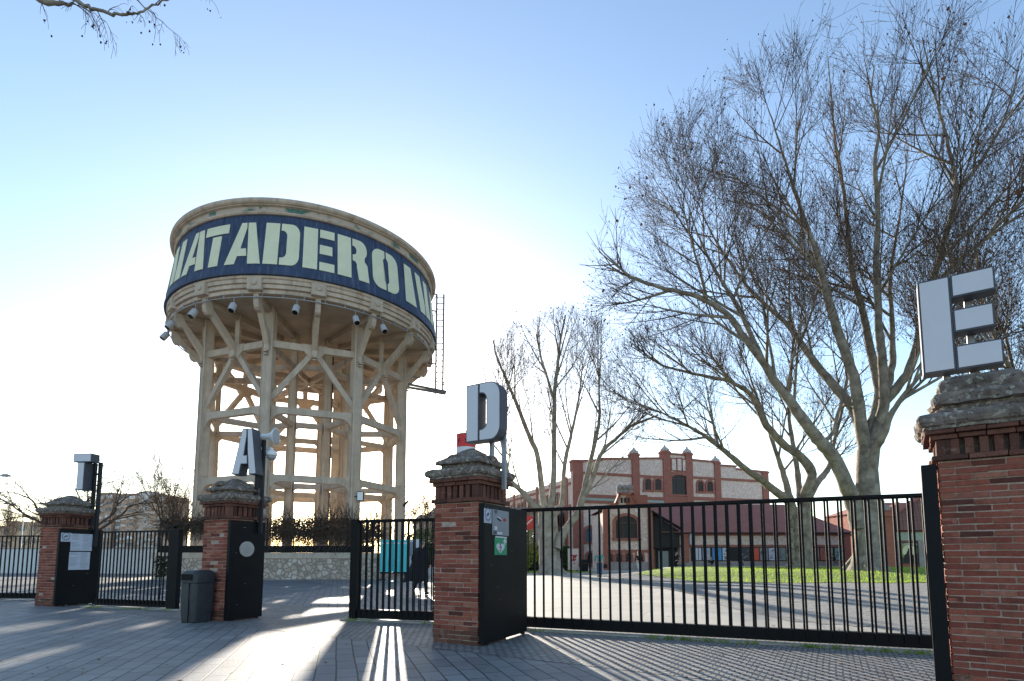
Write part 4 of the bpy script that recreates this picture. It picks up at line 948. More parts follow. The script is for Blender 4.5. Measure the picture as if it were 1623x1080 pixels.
# posters
pb = thing('poster_board', 'long black board behind the row of posters on the low hall', 'board', (LC.x, LC.y, 0))
(ua, za), (ub, zb_) = lz(1095, 889.5), lz(1340, 867.5); b = MB(); b.box((ua, -.2, za), (ub, -.105, zb_)); b.build('panel', m_dark, pb)
def pcol(n, c): return mat('poster_'+n, c, .5, .08, 2)
POST = [(1097,1110,'white poster of three pale columns, first in the row','w3',(.55,.56,.62)), (1113,1124,'pale grey poster second in the row','g',(.42,.43,.50)), (1128.5,1142,'bright blue poster in the row on the low hall','blue',(.06,.30,.62)),
 (1144.5,1154,'white poster with black print right of the blue poster','wp',(.58,.57,.60)), (1174,1186,'dark grey poster with white dots behind the walker in blue','dk',(.05,.05,.055)), (1189,1201,'orange and red poster in the row on the low hall','or',(.62,.10,.05)),
 (1203.5,1215,'grey photographic poster right of the orange one','ph',(.26,.26,.27)), (1217.5,1231,'white poster with black blotches in the row','wb',(.52,.53,.60)), (1234,1243,'green grey poster left of the forked tree trunk','gg',(.22,.25,.23)), (1244.5,1253,'dark poster with a pale lower half left of the forked tree trunk','d2',(.09,.085,.085)),
 (1288,1296,'tan and brown poster just right of the forked tree trunk','tb',(.38,.24,.17)), (1299,1307.5,'red brown poster in the right part of the row','rb',(.42,.13,.08)), (1310,1317.5,'sand coloured poster beside the head of the dark figure','sd',(.42,.33,.20)), (1322,1336,'teal poster at the right end of the row','te',(.20,.36,.34))]
for i, (xa, xb, lab, key, c) in enumerate(POST):
    (ua, za), (ub, zb_) = lz(xa, 888.3), lz(xb, 868.8)
    o = thing('poster', lab, 'poster', (LC.x, LC.y, 0), 0, 'posters on the low hall'); rnd = random.Random(i)
    b = MB(); b.box((ua, -.225, za), (ub, -.2005, zb_)); b.build('sheet', pcol(key, c), o)
    b = MB(); w = ub-ua; h = zb_-za; dm = m_ink if sum(c) > .9 else m_heart
    if key == 'w3':
        for k in (1, 2): b.box((ua+w*k/3-.04, -.229, za), (ua+w*k/3+.04, -.2255, zb_))
    elif key in ('dk',):
        for k in range(6): u = ua+w*rnd.uniform(.1,.85); z = za+h*rnd.uniform(.1,.9); b.box((u, -.229, z), (u+.06, -.2255, z+.06))
    elif key == 'or':
        b.add([(ua,-.229,za),(ua+w*.4,-.229,za),(ua+w*.3,-.229,zb_),(ua,-.229,zb_)], [(0,1,2,3)]); dm = mat('poster_yellow', (.62,.40,.08), .5)
    elif key in ('wb','wp','ph','gg','d2','tb','rb','sd','te'):
        for k in range(7): u = ua+w*rnd.uniform(.05,.6); z = za+h*rnd.uniform(.05,.8); b.box((u, -.229-.0005*k, z), (u+w*rnd.uniform(.1,.35), -.2255, z+h*rnd.uniform(.04,.16)))
    else:
        for k in range(5): z = za+h*(.9-.16*k); b.box((ua+w*.1, -.229, z-.04), (ua+w*rnd.uniform(.4,.9), -.2255, z+.02))
    b.build('print', dm if key not in ('ph','gg','tb','sd','te','rb') else m_ink, o)

# --- right-hand pavilion with the tiled roof and the framed film poster
PC = at(1380, 886, 44.0)
pav = thing('tiled_pavilion', 'brick pavilion with a tiled hip roof behind the right gate', 'building', (PC.x, PC.y, 0), 0)
def pz(px, py, dy=0): return hit(px, py, (PC.x, PC.y+dy), 0)
ze2 = pz(1430, 842)[1]
b = MB(); b.add([(.3,0,0),(16,0,0),(18,9,0),(6.6,9,0),(.3,0,ze2),(16,0,ze2),(18,9,ze2),(6.6,9,ze2)], [(0,3,2,1),(4,5,6,7),(0,1,5,4),(1,2,6,5),(2,3,7,6),(3,0,4,7)]); b.build('wall', m_trim, pav)
zr2 = at(1460, 790, PC.y+5).z
b = MB(); b.add([(-.3,-.5,ze2+.03),(16.4,-.5,ze2+.03),(16.4,5,zr2),(pz(1456,790,5)[0],5,zr2),(18.4,10,ze2),(6.6,10,ze2)], [(0,1,2,3),(3,2,4,5),(0,3,5)]); b.build('roof', m_rooftile, pav)
b = MB(); b.bar((-.3,-.5,ze2+.12),(pz(1456,790,5)[0],5,zr2+.1), .28, .22); b.build('verge', m_redroof, pav)
b = MB(); b.box((0.2,-.12,ze2-.75),(16,-.003,ze2-.1)); b.build('tile_band', m_band, pav)
(ua, za), (ub, zb_) = pz(1388, 880), pz(1410, 810)
b = MB(); b.box((ua, -.5, 0), (ub, .6, zb_)); b.box((ua-.2, -.7, zb_-.5), (ub+.2, .8, zb_-.2)); b.build('chimney', m_trim, pav)
b = MB(); b.lathe([(0,.9),(.3,.8),(.2,.5),(.6,.3),(.65,0),(0,0)], 10); b.build('finial', m_base, pav, loc=((ua+ub)/2, 0, zb_+.002))
for xa, xb in ((1411, 1422), (1454, 1464)): b = MB(); b.box((pz(xa,880)[0], -.2, 0), (pz(xb,880)[0], -.003, ze2-.76)); b.build('stone_jamb', m_base, pav)
fp = thing('film_poster', 'black framed poster with a yellow disc and the word CLEOPATRA', 'poster', (PC.x, PC.y, 0))
(ua, za), (ub, zb_) = pz(1423.5, 893), pz(1452.5, 859.5)
b = MB(); b.box((ua, -.15, za), (ub, -.09, zb_)); b.build('sheet', mat('poster_black', (.012,.012,.011), .4), fp)
cu, cz = (ua+ub)/2+.02, za+(zb_-za)*.56; rr_ = (ub-ua)*.36
disc = lambda r: [(cu+r*math.cos(i*math.pi/16), cz+r*math.sin(i*math.pi/16)) for i in range(32)]
b = MB(); b.prism(disc(rr_*1.2), (0,-.153,0), FU, FV, FN, .0025); b.build('glow_disc', mat('poster_olive', (.20,.22,.03), .5), fp)
b = MB(); b.prism(disc(rr_*.9), (0,-.156,0), FU, FV, FN, .0025); b.build('disc', mat('poster_disc', (.62,.62,.42), .5), fp)
b = MB(); w = rr_; b.prism([(cu-w*.75,za+.08),(cu-w*.7,cz-w*.55),(cu-w*.35,cz-w*.3),(cu-w*.3,cz-.02*w),(cu-w*.16,cz+.08*w),(cu-w*.15,cz+.32*w),(cu,cz+.42*w),(cu+w*.15,cz+.32*w),(cu+w*.16,cz+.08*w),(cu+w*.3,cz-.02*w),(cu+w*.35,cz-w*.3),(cu+w*.7,cz-w*.55),(cu+w*.75,za+.08)], (0,-.159,0), FU, FV, FN, .0025); b.build('figure', m_dark, fp)
def text(body, size, loc, parent, m, name='lettering', rot=(math.pi/2, 0, 0), ext=.004, align='CENTER'):
    cu_ = bpy.data.curves.new(name, 'FONT'); cu_.body = body; cu_.size = size; cu_.extrude = ext; cu_.align_x = align
    tmp = bpy.data.objects.new(name, cu_); C.objects.link(tmp); bpy.context.view_layer.update()
    me = bpy.data.meshes.new_from_object(tmp.evaluated_get(bpy.context.evaluated_depsgraph_get())); bpy.data.objects.remove(tmp)
    me.materials.clear(); me.materials.append(m); o = bpy.data.objects.new(name, me); C.objects.link(o); o.parent = parent; o.location = loc; o.rotation_euler = rot; return o
text('CLEOPATRA', .25, (cu, -.157, zb_-.27), fp, m_heart)
# --- brick buildings farther back on the right
bb_ = at(1376, 886, 92); rb = thing('brick_building', 'distant red brick building with small turrets behind the right tree trunk', 'building', (bb_.x, bb_.y, 0))
zt_ = at(1400, 812, 92).z
b = MB(); b.box((0,0,0),(22,12,zt_)); b.build('wall', m_trim, rb)
b = MB(); b.add([(-.3,-.3,zt_+.01),(22.3,-.3,zt_+.01),(22.3,12,zt_+.01),(-.3,12,zt_+.01),(4,6,zt_+2.2),(18,6,zt_+2.2)], [(0,1,5,4),(1,2,5),(2,3,4,5),(3,0,4)]); b.build('roof', m_redroof, rb)
for x in (.6, 5.5, 11):
    b = MB(); b.box((x-.7,-.4,0),(x+.7,.6,zt_+.9)); b.box((x-.9,-.6,zt_+.9),(x+.9,.8,zt_+1.2)); b.add([(x-.7,-.4,zt_+1.2),(x+.7,-.4,zt_+1.2),(x+.7,.6,zt_+1.2),(x-.7,.6,zt_+1.2),(x,.1,zt_+1.9)], [(0,1,4),(1,2,4),(2,3,4),(3,0,4)]); b.build('turret', m_trim, rb)
for k in range(6): window(rb, 1.8+k*3.4, 3.2+k*3.4, 2.2, 4.2, .6, .25)
# --- pale building just right of the tower, behind the D pillar
sb = at(668, 886, 72); stb = thing('stucco_building', 'pale stone building with a projecting cornice behind the short gate', 'building', (sb.x, sb.y, 0), R(14))
z1_, z2_ = at(676, 808, 72).z, at(665, 821, 72).z
m_stucco = mat('pale_stucco', (.42,.34,.29), .9, .12, 1.0, .2, 10)
b = MB(); b.box((0,0,0),(2.2,14,z2_)); b.box((2.201,-.3,0),(18,14,z1_)); b.build('wall', m_stucco, stb)
b = MB(); b.box((-.4,-.5,z2_),(2.19,14,z2_+.35)); b.box((1.9,-.9,z1_+.003),(18.4,14.2,z1_+.5)); b.box((1.4,-.8,z1_-1.3),(2.2,-.303,z1_-.95)); b.build('cornice', m_base, stb)
for k in range(4): window(stb, 3.2+k*2.6, 4.4+k*2.6, z1_-3.4, z1_-1.9, .4, .2, y=-.3)
for k in range(4): window(stb, 3.2+k*2.6, 4.4+k*2.6, 1.6, 3.2, .4, .2, y=-.3)
ub_ = thing('beacon_flag', 'small pink pennant on a pole between the tower columns', 'flag', at(618, 886, 60)-Vector((0,0,1.2)))
zf = at(618, 862, 60).z; b = MB(); b.tube([(0,0,0),(0,0,zf+.3)], .04, 6); b.build('pole', m_grey_steel, ub_)
b = MB(); b.add([(0.05,0,zf+.25),(.75,.1,zf-.1),(.05,0,zf-.45),(0.05,.02,zf+.25),(.75,.12,zf-.1),(.05,.02,zf-.45)], [(0,1,2),(3,5,4),(0,3,4,1),(1,4,5,2),(2,5,3,0)]); b.build('cloth', mat('pink_cloth', (.65,.13,.15), .8), ub_)
# --- apartment tower and low houses far on the left
m_apt = mat('hazy_apartment_brick', (.42,.29,.22), .9, .12, .6); m_apt2 = mat('hazy_apartment_render', (.62,.57,.53), .9, .1, .6); m_apt3 = mat('apartment_grey', (.33,.32,.33), .9, .1, .6)  # brick and render lightened to paint in the distance haze
AD = 235.0; a0 = at(154, 886, AD); ap = thing('apartment_building', 'tall brown apartment tower with white balconies far behind the left gate', 'building', (a0.x, a0.y, 0))
def azh(px, py): return hit(px, py, (a0.x, a0.y), 0)
segs = [(154,180,781,m_apt,0), (180,198,785,m_apt3,2.5), (198,218,783,m_apt,-1.5), (216,236,779,m_apt2,1.5), (236,262,784,m_apt,0)]
for xa, xb, yt, m, dy in segs:
    (ua, _), (ub, zt_) = azh(xa, yt), azh(xb, yt)
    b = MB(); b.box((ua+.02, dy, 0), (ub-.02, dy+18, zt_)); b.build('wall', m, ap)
    fl_ = int(zt_/2.85)
    for i in range(1, fl_):
        z = zt_-i*2.85
        b = MB()
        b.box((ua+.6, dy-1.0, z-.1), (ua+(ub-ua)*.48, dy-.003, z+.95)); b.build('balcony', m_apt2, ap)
        for q in (.58, .8):
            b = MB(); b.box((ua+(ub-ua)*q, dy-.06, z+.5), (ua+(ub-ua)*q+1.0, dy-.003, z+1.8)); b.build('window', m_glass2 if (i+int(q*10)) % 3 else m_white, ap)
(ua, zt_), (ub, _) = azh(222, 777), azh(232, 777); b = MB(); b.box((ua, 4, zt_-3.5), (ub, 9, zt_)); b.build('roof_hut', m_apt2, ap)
for xa, xb, yt, c, lab in ((-40, 22, 834, (.58,.37,.24), 'low orange brick block far beyond the leftmost gate'), (22, 66, 828, (.60,.42,.28), 'low brick block just left of the T pillar in the distance')):
    p0 = at(xa, 886, 125); o = thing('brick_block', lab, 'building', (p0.x, p0.y, 0)); w_ = at(xb, 886, 125).x-p0.x; zt_ = at(xa, yt, 125).z
    m = mat('block_'+str(xa), c, .9, .15, .5); b = MB(); b.box((0,0,0),(w_-.1,12,zt_)); b.box((w_*.55,2,zt_+.001),(w_*.8,8,zt_+1.3)); b.build('wall', m, o)
    for r_ in range(3):
        for k in range(int(w_/2.6)): b = MB(); b.box((.8+k*2.6,-.05,zt_-2-r_*2.8),(1.9+k*2.6,-.003,zt_-.7-r_*2.8)); b.build('window', m_glass2, o)
# white boundary wall seen through the left gate
p0, p1 = at(-60, 886, 46), at(297, 886, 43.2)
gw = thing('boundary_wall', 'long plain white wall beyond the left gates', 'wall', (p0.x, p0.y, 0), math.atan2(p1.y-p0.y, p1.x-p0.x)); L_ = math.hypot(p1.x-p0.x, p1.y-p0.y)
b = MB(); b.box((0,0,0),(L_,.25,1.95)); b.build('wall', mat('white_render', (.62,.62,.62), .85, .06, 1.5), gw)
b = MB(); b.box((-.05,-.05,1.952),(L_+.05,.3,2.03)); b.build('coping', m_base, gw)

# ------------------------------------------------------------------ things on the square
def sheetbox(o, name, x0, x1, z0, z1, y, t, m): b = MB(); b.box((x0, y-t, z0), (x1, y, z1)); return b.build(name, m, o)
# turquoise event board
p = at(603, 886, 30.4); tb = thing('event_board', 'turquoise event board on a dark stand at the end of the planter wall', 'board', (p.x, p.y, 0), R(4))
m_teal = mat('turquoise_print', (.05,.47,.50), .5, .06, 2); m_teal2 = mat('deep_turquoise', (.02,.30,.36), .5, .06, 2)
wb = 1.48; sheetbox(tb, 'panel', 0, wb, .45, 2.22, 0, .05, m_teal)
for k, u in enumerate((.22, .62, 1.04)): sheetbox(tb, 'stripe', u, u+.1, .5, 2.15, -.053, .003, m_teal2)
sheetbox(tb, 'header', .05, wb-.05, 2.0, 2.06, -.053, .003, m_heart)
text('escaparate', .26, (.92, -.058, .62), tb, m_heart, rot=(math.pi/2, -math.pi/2, 0), align='LEFT', ext=.002); text('invierno', .20, (.52, -.058, .62), tb, m_teal2, rot=(math.pi/2, -math.pi/2, 0), align='LEFT', ext=.002)
b = MB()
for x in (.1, wb-.16): b.box((x,-.04,.06),(x+.06,.02,.449)); b.box((x-.1,-.35,0),(x+.16,.35,.06))
b.box((0,-.06,.36),(wb,.01,.448)); b.build('stand', m_black, tb)
p = at(646, 886, 32.4); wbd = thing('display_panel', 'grey and white display panel on legs right of the turquoise board', 'board', (p.x, p.y, 0), R(-35))
sheetbox(wbd, 'panel', 0, .95, .4, 2.3, 0, .06, m_sign_face); sheetbox(wbd, 'print', .1, .5, 1.3, 2.15, -.063, .003, m_ink2); sheetbox(wbd, 'print', .45, .85, .6, 1.2, -.063, .003, m_plate)
b = MB(); b.box((.1,-.25,0),(.16,.25,.4)); b.box((.79,-.25,0),(.85,.25,.4)); b.build('stand', m_black, wbd)
# low kerb wall (bench) along the lawn
lp = [(10.4, 37.6), (11.2, 40.5), (12.8, 44.5), (15.5, 47.6), (20, 49.5), (30, 50.2), (46, 50.2)]
bw_ = thing('bench_wall', 'long low grey stone bench wall curving along the back of the lawn', 'bench', (0, 0, 0)); b = MB(); top_ = MB(); fine = []
for i in range(len(lp)-1):
    for k in range(4): fine.append(lerp2(lp[i], lp[i+1], k/4))
fine.append(lp[-1])
for i in range(3):
    fine = [fine[0]]+[((fine[j-1][0]+fine[j][0]*2+fine[j+1][0])/4, (fine[j-1][1]+fine[j][1]*2+fine[j+1][1])/4) for j in range(1, len(fine)-1)]+[fine[-1]]
rg0 = []; rg1 = []
for i, q in enumerate(fine):
    d = Vector((fine[min(i+1, len(fine)-1)][0]-fine[max(i-1, 0)][0], fine[min(i+1, len(fine)-1)][1]-fine[max(i-1, 0)][1], 0)).normalized(); n_ = Vector((-d.y, d.x, 0)); Q = Vector((q[0], q[1], 0))
    rg0.append([Q+n_*.27, Q-n_*.27, Q-n_*.27+Vector((0,0,.42)), Q+n_*.27+Vector((0,0,.42))]); rg1.append([Q+n_*.31+Vector((0,0,.421)), Q-n_*.31+Vector((0,0,.421)), Q-n_*.31+Vector((0,0,.50)), Q+n_*.31+Vector((0,0,.50))])
b.loft(rg0); b.build('base', m_base, bw_); b = MB(); b.loft(rg1); b.build('seat_slab', m_concrete, bw_)
# clipped hedge, banner and dark bin by the stone hall
m_leafd = mat('hedge_leaf', (.018,.034,.012), .6, .4, 5, col2=(.05,.085,.025))
def leafmass(name, boxes, n, size, m, parent, seed, round_=0):
    rnd = random.Random(seed); b = MB()
    vols = [max(.01,(x1-x0)*(y1-y0)+(x1-x0)*(z1-z0)) for x0,x1,y0,y1,z0,z1 in boxes]; tot = sum(vols)
    for (x0,x1,y0,y1,z0,z1), v in zip(boxes, vols):
        for i in range(int(n*v/tot)):
            x, y, z = rnd.uniform(x0,x1), rnd.uniform(y0,y1), rnd.uniform(z0,z1)
            if round_:
                q = Vector(((x-(x0+x1)/2)/(x1-x0)*2, (y-(y0+y1)/2)/(y1-y0)*2, (z-(z0+z1)/2)/(z1-z0)*2))
                if q.length > 1+.25*noise.noise(Vector((x*1.5,y*1.5,z*1.5))): continue
            d = Vector((rnd.gauss(0,1), rnd.gauss(0,1), rnd.gauss(0,1))).normalized(); e = d.orthogonal().normalized()*size*rnd.uniform(.5,1); f = d.cross(e)*.6
            P = Vector((x,y,z)); b.add([P-e, P+f, P+e, P-f], [(0,1,2,3)])
    return b.build(name, m, parent, fix=False, uv=False)
hp = at(868, 886, 54); hd = thing('hedge', 'clipped dark evergreen hedge behind the leaning tree', 'hedge', (0, 0, 0))
xa, xb = at(826, 886, 54).x, at(902, 886, 54).x; ztop = at(860, 866, 54).z
leafmass('foliage', [(xa,xb,53.5,55.2,.02,ztop)], 9000, .16, m_leafd, hd, 3)
b = MB(); b.box((xa+.25,53.8,0),(xb-.25,55,ztop-.2)); b.build('core', m_leafd, hd)
hd2 = thing('hedge', 'dark clipped hedge between the short gate and the D pillar', 'hedge', (0, 0, 0)); xa, xb = at(672, 886, 40).x, at(712, 886, 40).x; ztop = at(690, 862, 40).z
leafmass('foliage', [(xa,xb,39.6,41.4,.02,ztop)], 5000, .13, m_leafd, hd2, 4); b = MB(); b.box((xa+.2,39.9,0),(xb-.2,41.1,ztop-.2)); b.build('core', m_leafd, hd2)
sh = thing('shrub', 'loose yellow green shrub behind the right edge of the D panel', 'shrub', (0, 0, 0)); q = at(832, 886, 50)
leafmass('foliage', [(q.x-1.0,q.x+1.3,49.4,51.4,.3,at(830,838,50).z)], 2600, .15, mat('yellow_leaf', (.20,.23,.04), .6, .4, 4), sh, 5, 1); b = MB(); b.tube([(q.x+.1,50.3,0),(q.x+.15,50.4,2.2)], [.06,.03], 6); b.build('stem', m_steel, sh)
sh = thing('shrub', 'green shrubs rising behind the short gate near the person in black', 'shrub', (0, 0, 0)); q = at(668, 886, 42)
leafmass('foliage', [(q.x-1.9,q.x+2.0,41.6,43.6,.2,at(668,836,42).z)], 4200, .15, mat('mid_leaf', (.07,.11,.03), .6, .5, 4), sh, 6, 1); b = MB(); b.tube([(q.x,42.6,0),(q.x,42.7,2.0)], [.07,.03], 6); b.build('stem', m_steel, sh)
p = at(900, 886, 51); bn2 = thing('banner', 'white free standing banner with a red splash beside the hedge', 'banner', (p.x, p.y, 0)); w_ = at(917, 886, 51).x-p.x; zt_ = at(905, 870, 51).z
sheetbox(bn2, 'cloth', 0, w_, .12, zt_, 0, .05, mat('pink_white_cloth', (.60,.52,.52), .7, .05, 2))
b = MB(); rnd = random.Random(5)
for k in range(9):
    u, z, r_ = w_*rnd.uniform(.35,.8), zt_*rnd.uniform(.35,.75), rnd.uniform(.06,.16); b.prism([(u+r_*math.cos(i)*rnd.uniform(.5,1.5), z+r_*math.sin(i)*rnd.uniform(.5,1.6)) for i in range(6)], (0,-.052-.0006*k,0), FU, FV, FN, .0005)
b.build('print', mat('deep_red_print', (.28,.02,.04), .7), bn2); b = MB(); b.box((.1,-.2,0),(.2,.2,.12)); b.box((w_-.2,-.2,0),(w_-.1,.2,.12)); b.build('foot', m_black, bn2)
p = at(926, 886, 50); db = thing('litter_bin', 'small black bin on the paving right of the white banner', 'litter bin', (p.x, p.y, 0)); b = MB(); b.loft([rr(.6,.6,0), rr(.66,.66,.9), rr(.62,.62,1.0)]); b.build('body', m_black, db); b = MB(); b.box((-.2,-.345,.72),(.2,-.33,.85)); b.build('slot', m_dark, db)
b = MB(); b.loft([rr(.68,.68,1.003), rr(.6,.6,1.08)]); b.build('lid', m_steel, db)
p = at(837, 886, 46); rs = thing('round_sign', 'round red sign among the shrubs behind the right gate', 'sign', (p.x, p.y, 0)); zc = at(839, 829, 46).z
b = MB(); b.tube([(0,0,0),(0,0,zc-.5)], .05, 8); b.build('pole', m_steel, rs); b = MB(); b.tube([(0,-.05,zc),(0,.05,zc)], [.62,.62], 24); b.build('disc', mat('sign_red', (.50,.04,.04), .5, .15, 2), rs)
b = MB(); b.bar((-.3,-.06,zc-.3),(.35,-.06,zc+.3), .1, .02, up=(0,1,0)); b.build('stroke', m_heart, rs)
# red drum sign behind the D letter
p = at(737.5, 886, 17.5); ds = thing('drum_sign', 'red and white drum shaped sign behind the D letter', 'sign', (p.x, p.y, 0)); z0, z1 = at(737, 719, 17.5).z, at(737, 691, 17.5).z; zm = z0+(z1-z0)*.3
b = MB(); b.tube([(0,.05,0),(0,.05,z0)], .05, 10); b.build('pole', m_steel, ds)
b = MB(); b.lathe([(0,zm),(.315,zm),(.315,z1),(0,z1)], 32); b.build('red_drum', mat('drum_red', (.60,.03,.03), .5, .05, 2), ds, smooth=False)
b = MB(); b.lathe([(0,z0),(.313,z0),(.313,zm-.002),(0,zm-.002)], 32); b.build('white_band', m_heart, ds)
b = MB(); b.lathe([(.30,z1+.001),(.325,z1+.001),(.325,z1+.03),(.30,z1+.03)], 32, closed=True); b.build('rim', m_black, ds)
for ch, ang in (('F', -42), ('S', 6)): text(ch, .24, (.318*math.sin(R(ang)), -.318*math.cos(R(ang)), zm+.10), ds, m_black, rot=(math.pi/2, 0, R(ang)), ext=.003)
# street lamps on the left
p = at(31, 886, 62); sl = thing('street_lamp', 'twin armed street lamp left of the T pillar', 'street lamp', (p.x, p.y, 0)); zt_ = at(31, 805, 62).z
b = MB(); b.tube([(0,0,0),(0,0,zt_-1.0)], [.10,.06], 8); b.build('pole', m_grey_steel, sl)
for sg in (-1, 1):
    b = MB(); b.tube([(0,0,zt_-1.0),(sg*.15,0,zt_-.4),(sg*.6,0,zt_+.2),(sg*1.2,0,zt_+.45),(sg*1.7,0,zt_+.5)], .04, 6); a_ = b.build('arm', m_grey_steel, sl)
    b = MB(); b.tube([(sg*1.6,0,zt_+.5),(sg*1.8,0,zt_+.5),(sg*2.1,0,zt_+.48),(sg*2.35,0,zt_+.47)], [.05,.11,.12,.04], 8); b.build('lamp_head', m_grey_steel, sl)
p = at(-45, 886, 50); sl = thing('street_lamp', 'single street lamp whose head shows at the left edge above the gate', 'street lamp', (p.x, p.y, 0)); zt_ = at(5, 754, 50).z; dx = at(4, 754, 50).x-p.x
b = MB(); b.tube([(0,0,0),(0,0,zt_-.6),(.3,0,zt_-.15),(dx*.6,0,zt_),(dx,0,zt_)], [.1,.06,.05,.04,.04], 8); b.build('pole', m_grey_steel, sl)
b = MB(); b.tube([(dx-.2,0,zt_),(dx+.05,0,zt_+.02),(dx+.4,0,zt_),(dx+.75,0,zt_-.06)], [.05,.14,.15,.05], 10); b.build('lamp_head', m_grey_steel, sl)
p = at(47, 886, 70); sl = thing('street_lamp', 'small globe street lamp low beside the T pillar', 'street lamp', (p.x, p.y, 0)); zt_ = at(47, 822, 70).z
b = MB(); b.tube([(0,0,0),(0,0,zt_-.2)], .07, 8); b.build('pole', m_steel, sl); b = MB(); b.lathe([(0,-.25),(.2,-.2),(.42,.0),(.45,.1),(.2,.25),(0,.3)], 12); b.build('lamp_head', m_steel, sl, loc=(0,0,zt_))

# ------------------------------------------------------------------ trees
m_bark = mat('plane_bark', (.135,.108,.082), .9, .3, 2.4, .6, 14, col2=(.36,.315,.255), detail=10)
m_bark2 = mat('pale_plane_bark', (.23,.195,.15), .9, .25, 1.8, .4, 12, col2=(.44,.39,.32), detail=10)
m_twig = mat('twigs', (.085,.058,.042), .9, .3, 2.0)
m_twig2 = mat('pale_twigs', (.12,.09,.068), .9, .3, 2.0)
m_ball = mat('seed_balls', (.035,.022,.017), .9, .3, 4); m_dry = mat('dry_leaves', (.17,.055,.02), .85, .4, 3)
class Tree:
    def __init__(s, seed): s.r = random.Random(seed); s.bufs = {'trunk': ([], []), 'crown': ([], [])}; s.tips = []; s.env = None; s.lim = 1
    def tube(s, pts, rad, n, key):
        V, F = s.bufs[key]; o = len(V); prev = None; np_ = len(pts)
        cs = [(math.cos(2*math.pi*k/n), math.sin(2*math.pi*k/n)) for k in range(n)]
        for i in range(np_):
            p = pts[i]; d = (pts[min(i+1, np_-1)]-pts[max(i-1, 0)]).normalized()
            x = d.orthogonal().normalized() if prev is None else (prev-d*prev.dot(d)).normalized()
            prev = x; y = d.cross(x); r = rad[i]
            for c, q in cs: V.append((p.x+(x.x*c+y.x*q)*r, p.y+(x.y*c+y.y*q)*r, p.z+(x.z*c+y.z*q)*r))
        for i in range(np_-1):
            for k in range(n): F.append((o+i*n+k, o+i*n+(k+1) % n, o+(i+1)*n+(k+1) % n, o+(i+1)*n+k))
    def rv(s, a): return Vector((s.r.uniform(-a, a), s.r.uniform(-a, a), s.r.uniform(-a, a)))
    def side(s, d, ang, up=.0):
        e = d.orthogonal().normalized(); f = d.cross(e); a = s.r.random()*2*math.pi
        q = e*math.cos(a)+f*math.sin(a); q = (q+Vector((0, 0, up))); q = (q-d*q.dot(d)).normalized()
        return (d*math.cos(ang)+q*math.sin(ang)).normalized()
    def spawn(s, pts, rad, lev, L, P, t0=.2):
        if lev >= P['levels']: return
        n = P['n'][lev]; n = int(n*s.r.uniform(.8, 1.25)+.5); m = len(pts)-1
        for i in range(n):
            t = t0+(1-t0)*(i+s.r.random())/n; k = min(m-1, int(t*m)); f = t*m-k
            p = pts[k].lerp(pts[k+1], f); d = (pts[k+1]-pts[k]).normalized(); r_ = rad[k]+(rad[k+1]-rad[k])*f
            ang = R(s.r.uniform(*P['ang'][lev])); dd = s.side(d, ang, P['upside'])
            LL = P['len'][lev]*s.r.uniform(.65, 1.25)*(1.12-.45*t)
            s.grow(p, dd, LL, min(r_*.75, P['rad'][lev]), lev+1, P)
        # the tip runs on as a fan
        d = (pts[-1]-pts[-2]).normalized()
        for i in range(P['fan'][lev]):
            s.grow(pts[-1], s.side(d, R(s.r.uniform(5, 28)), .2), P['len'][lev]*s.r.uniform(.7, 1.1), min(rad[-1]*.85, P['rad'][lev]), lev+1, P)
    def grow(s, p, d, L, r, lev, P):
        n = max(3, min(7, int(L/.55)+2)); pts = [p]; q = p
        s.lim = s.r.uniform(.86, 1.08)
        for i in range(n):
            d = (d+Vector((0, 0, P['up']*(.6+.4*lev/P['levels'])))/n*1.6+s.rv(P['wob'])).normalized(); q = q+d*(L/n)
            if s.env and ((q.x-s.env[0])/s.env[3])**2+((q.y-s.env[1])/s.env[4])**2+((q.z-s.env[2])/s.env[5])**2 > s.lim: break
            pts.append(q)
        n = len(pts)-1
        if n < 2: return
        rmin = P['rmin']; rad = [max(rmin, r*(1-.72*i/n)) for i in range(n+1)]
        s.tube(pts, rad, 6 if r > .06 else 4 if r > .025 else 3, 'trunk' if r > .045 else 'crown')
        if lev >= P['levels']: s.tips.append(q)
        elif lev == P['levels']-1 and s.r.random() < .5: s.tips.append(q)
        s.spawn(pts, rad, lev, L, P)
    def limb(s, pts, r0, r1, P, t0=.35, n=9, knob=True):
        # smooth the limb
        out = []
        m = len(pts)
        for i in range(m-1):
            a, b_, c, d = pts[max(i-1, 0)], pts[i], pts[i+1], pts[min(i+2, m-1)]
            for k in range(4):
                t = k/4; out.append(.5*((2*b_)+(c-a)*t+(2*a-5*b_+4*c-d)*t*t+(3*b_-a-3*c+d)*t**3)+s.rv(.02))
        out.append(pts[-1]); k = len(out)-1
        rad = [r0+(r1-r0)*(i/k)**.8 for i in range(k+1)]
        if knob: rad = [r_*(1+.16*noise.noise(Vector((i*.9, r0*31, 2)))) for i, r_ in enumerate(rad)]
        s.tube(out, rad, n, 'trunk'); s.spawn(out, rad, 0, 0, P, t0); return out
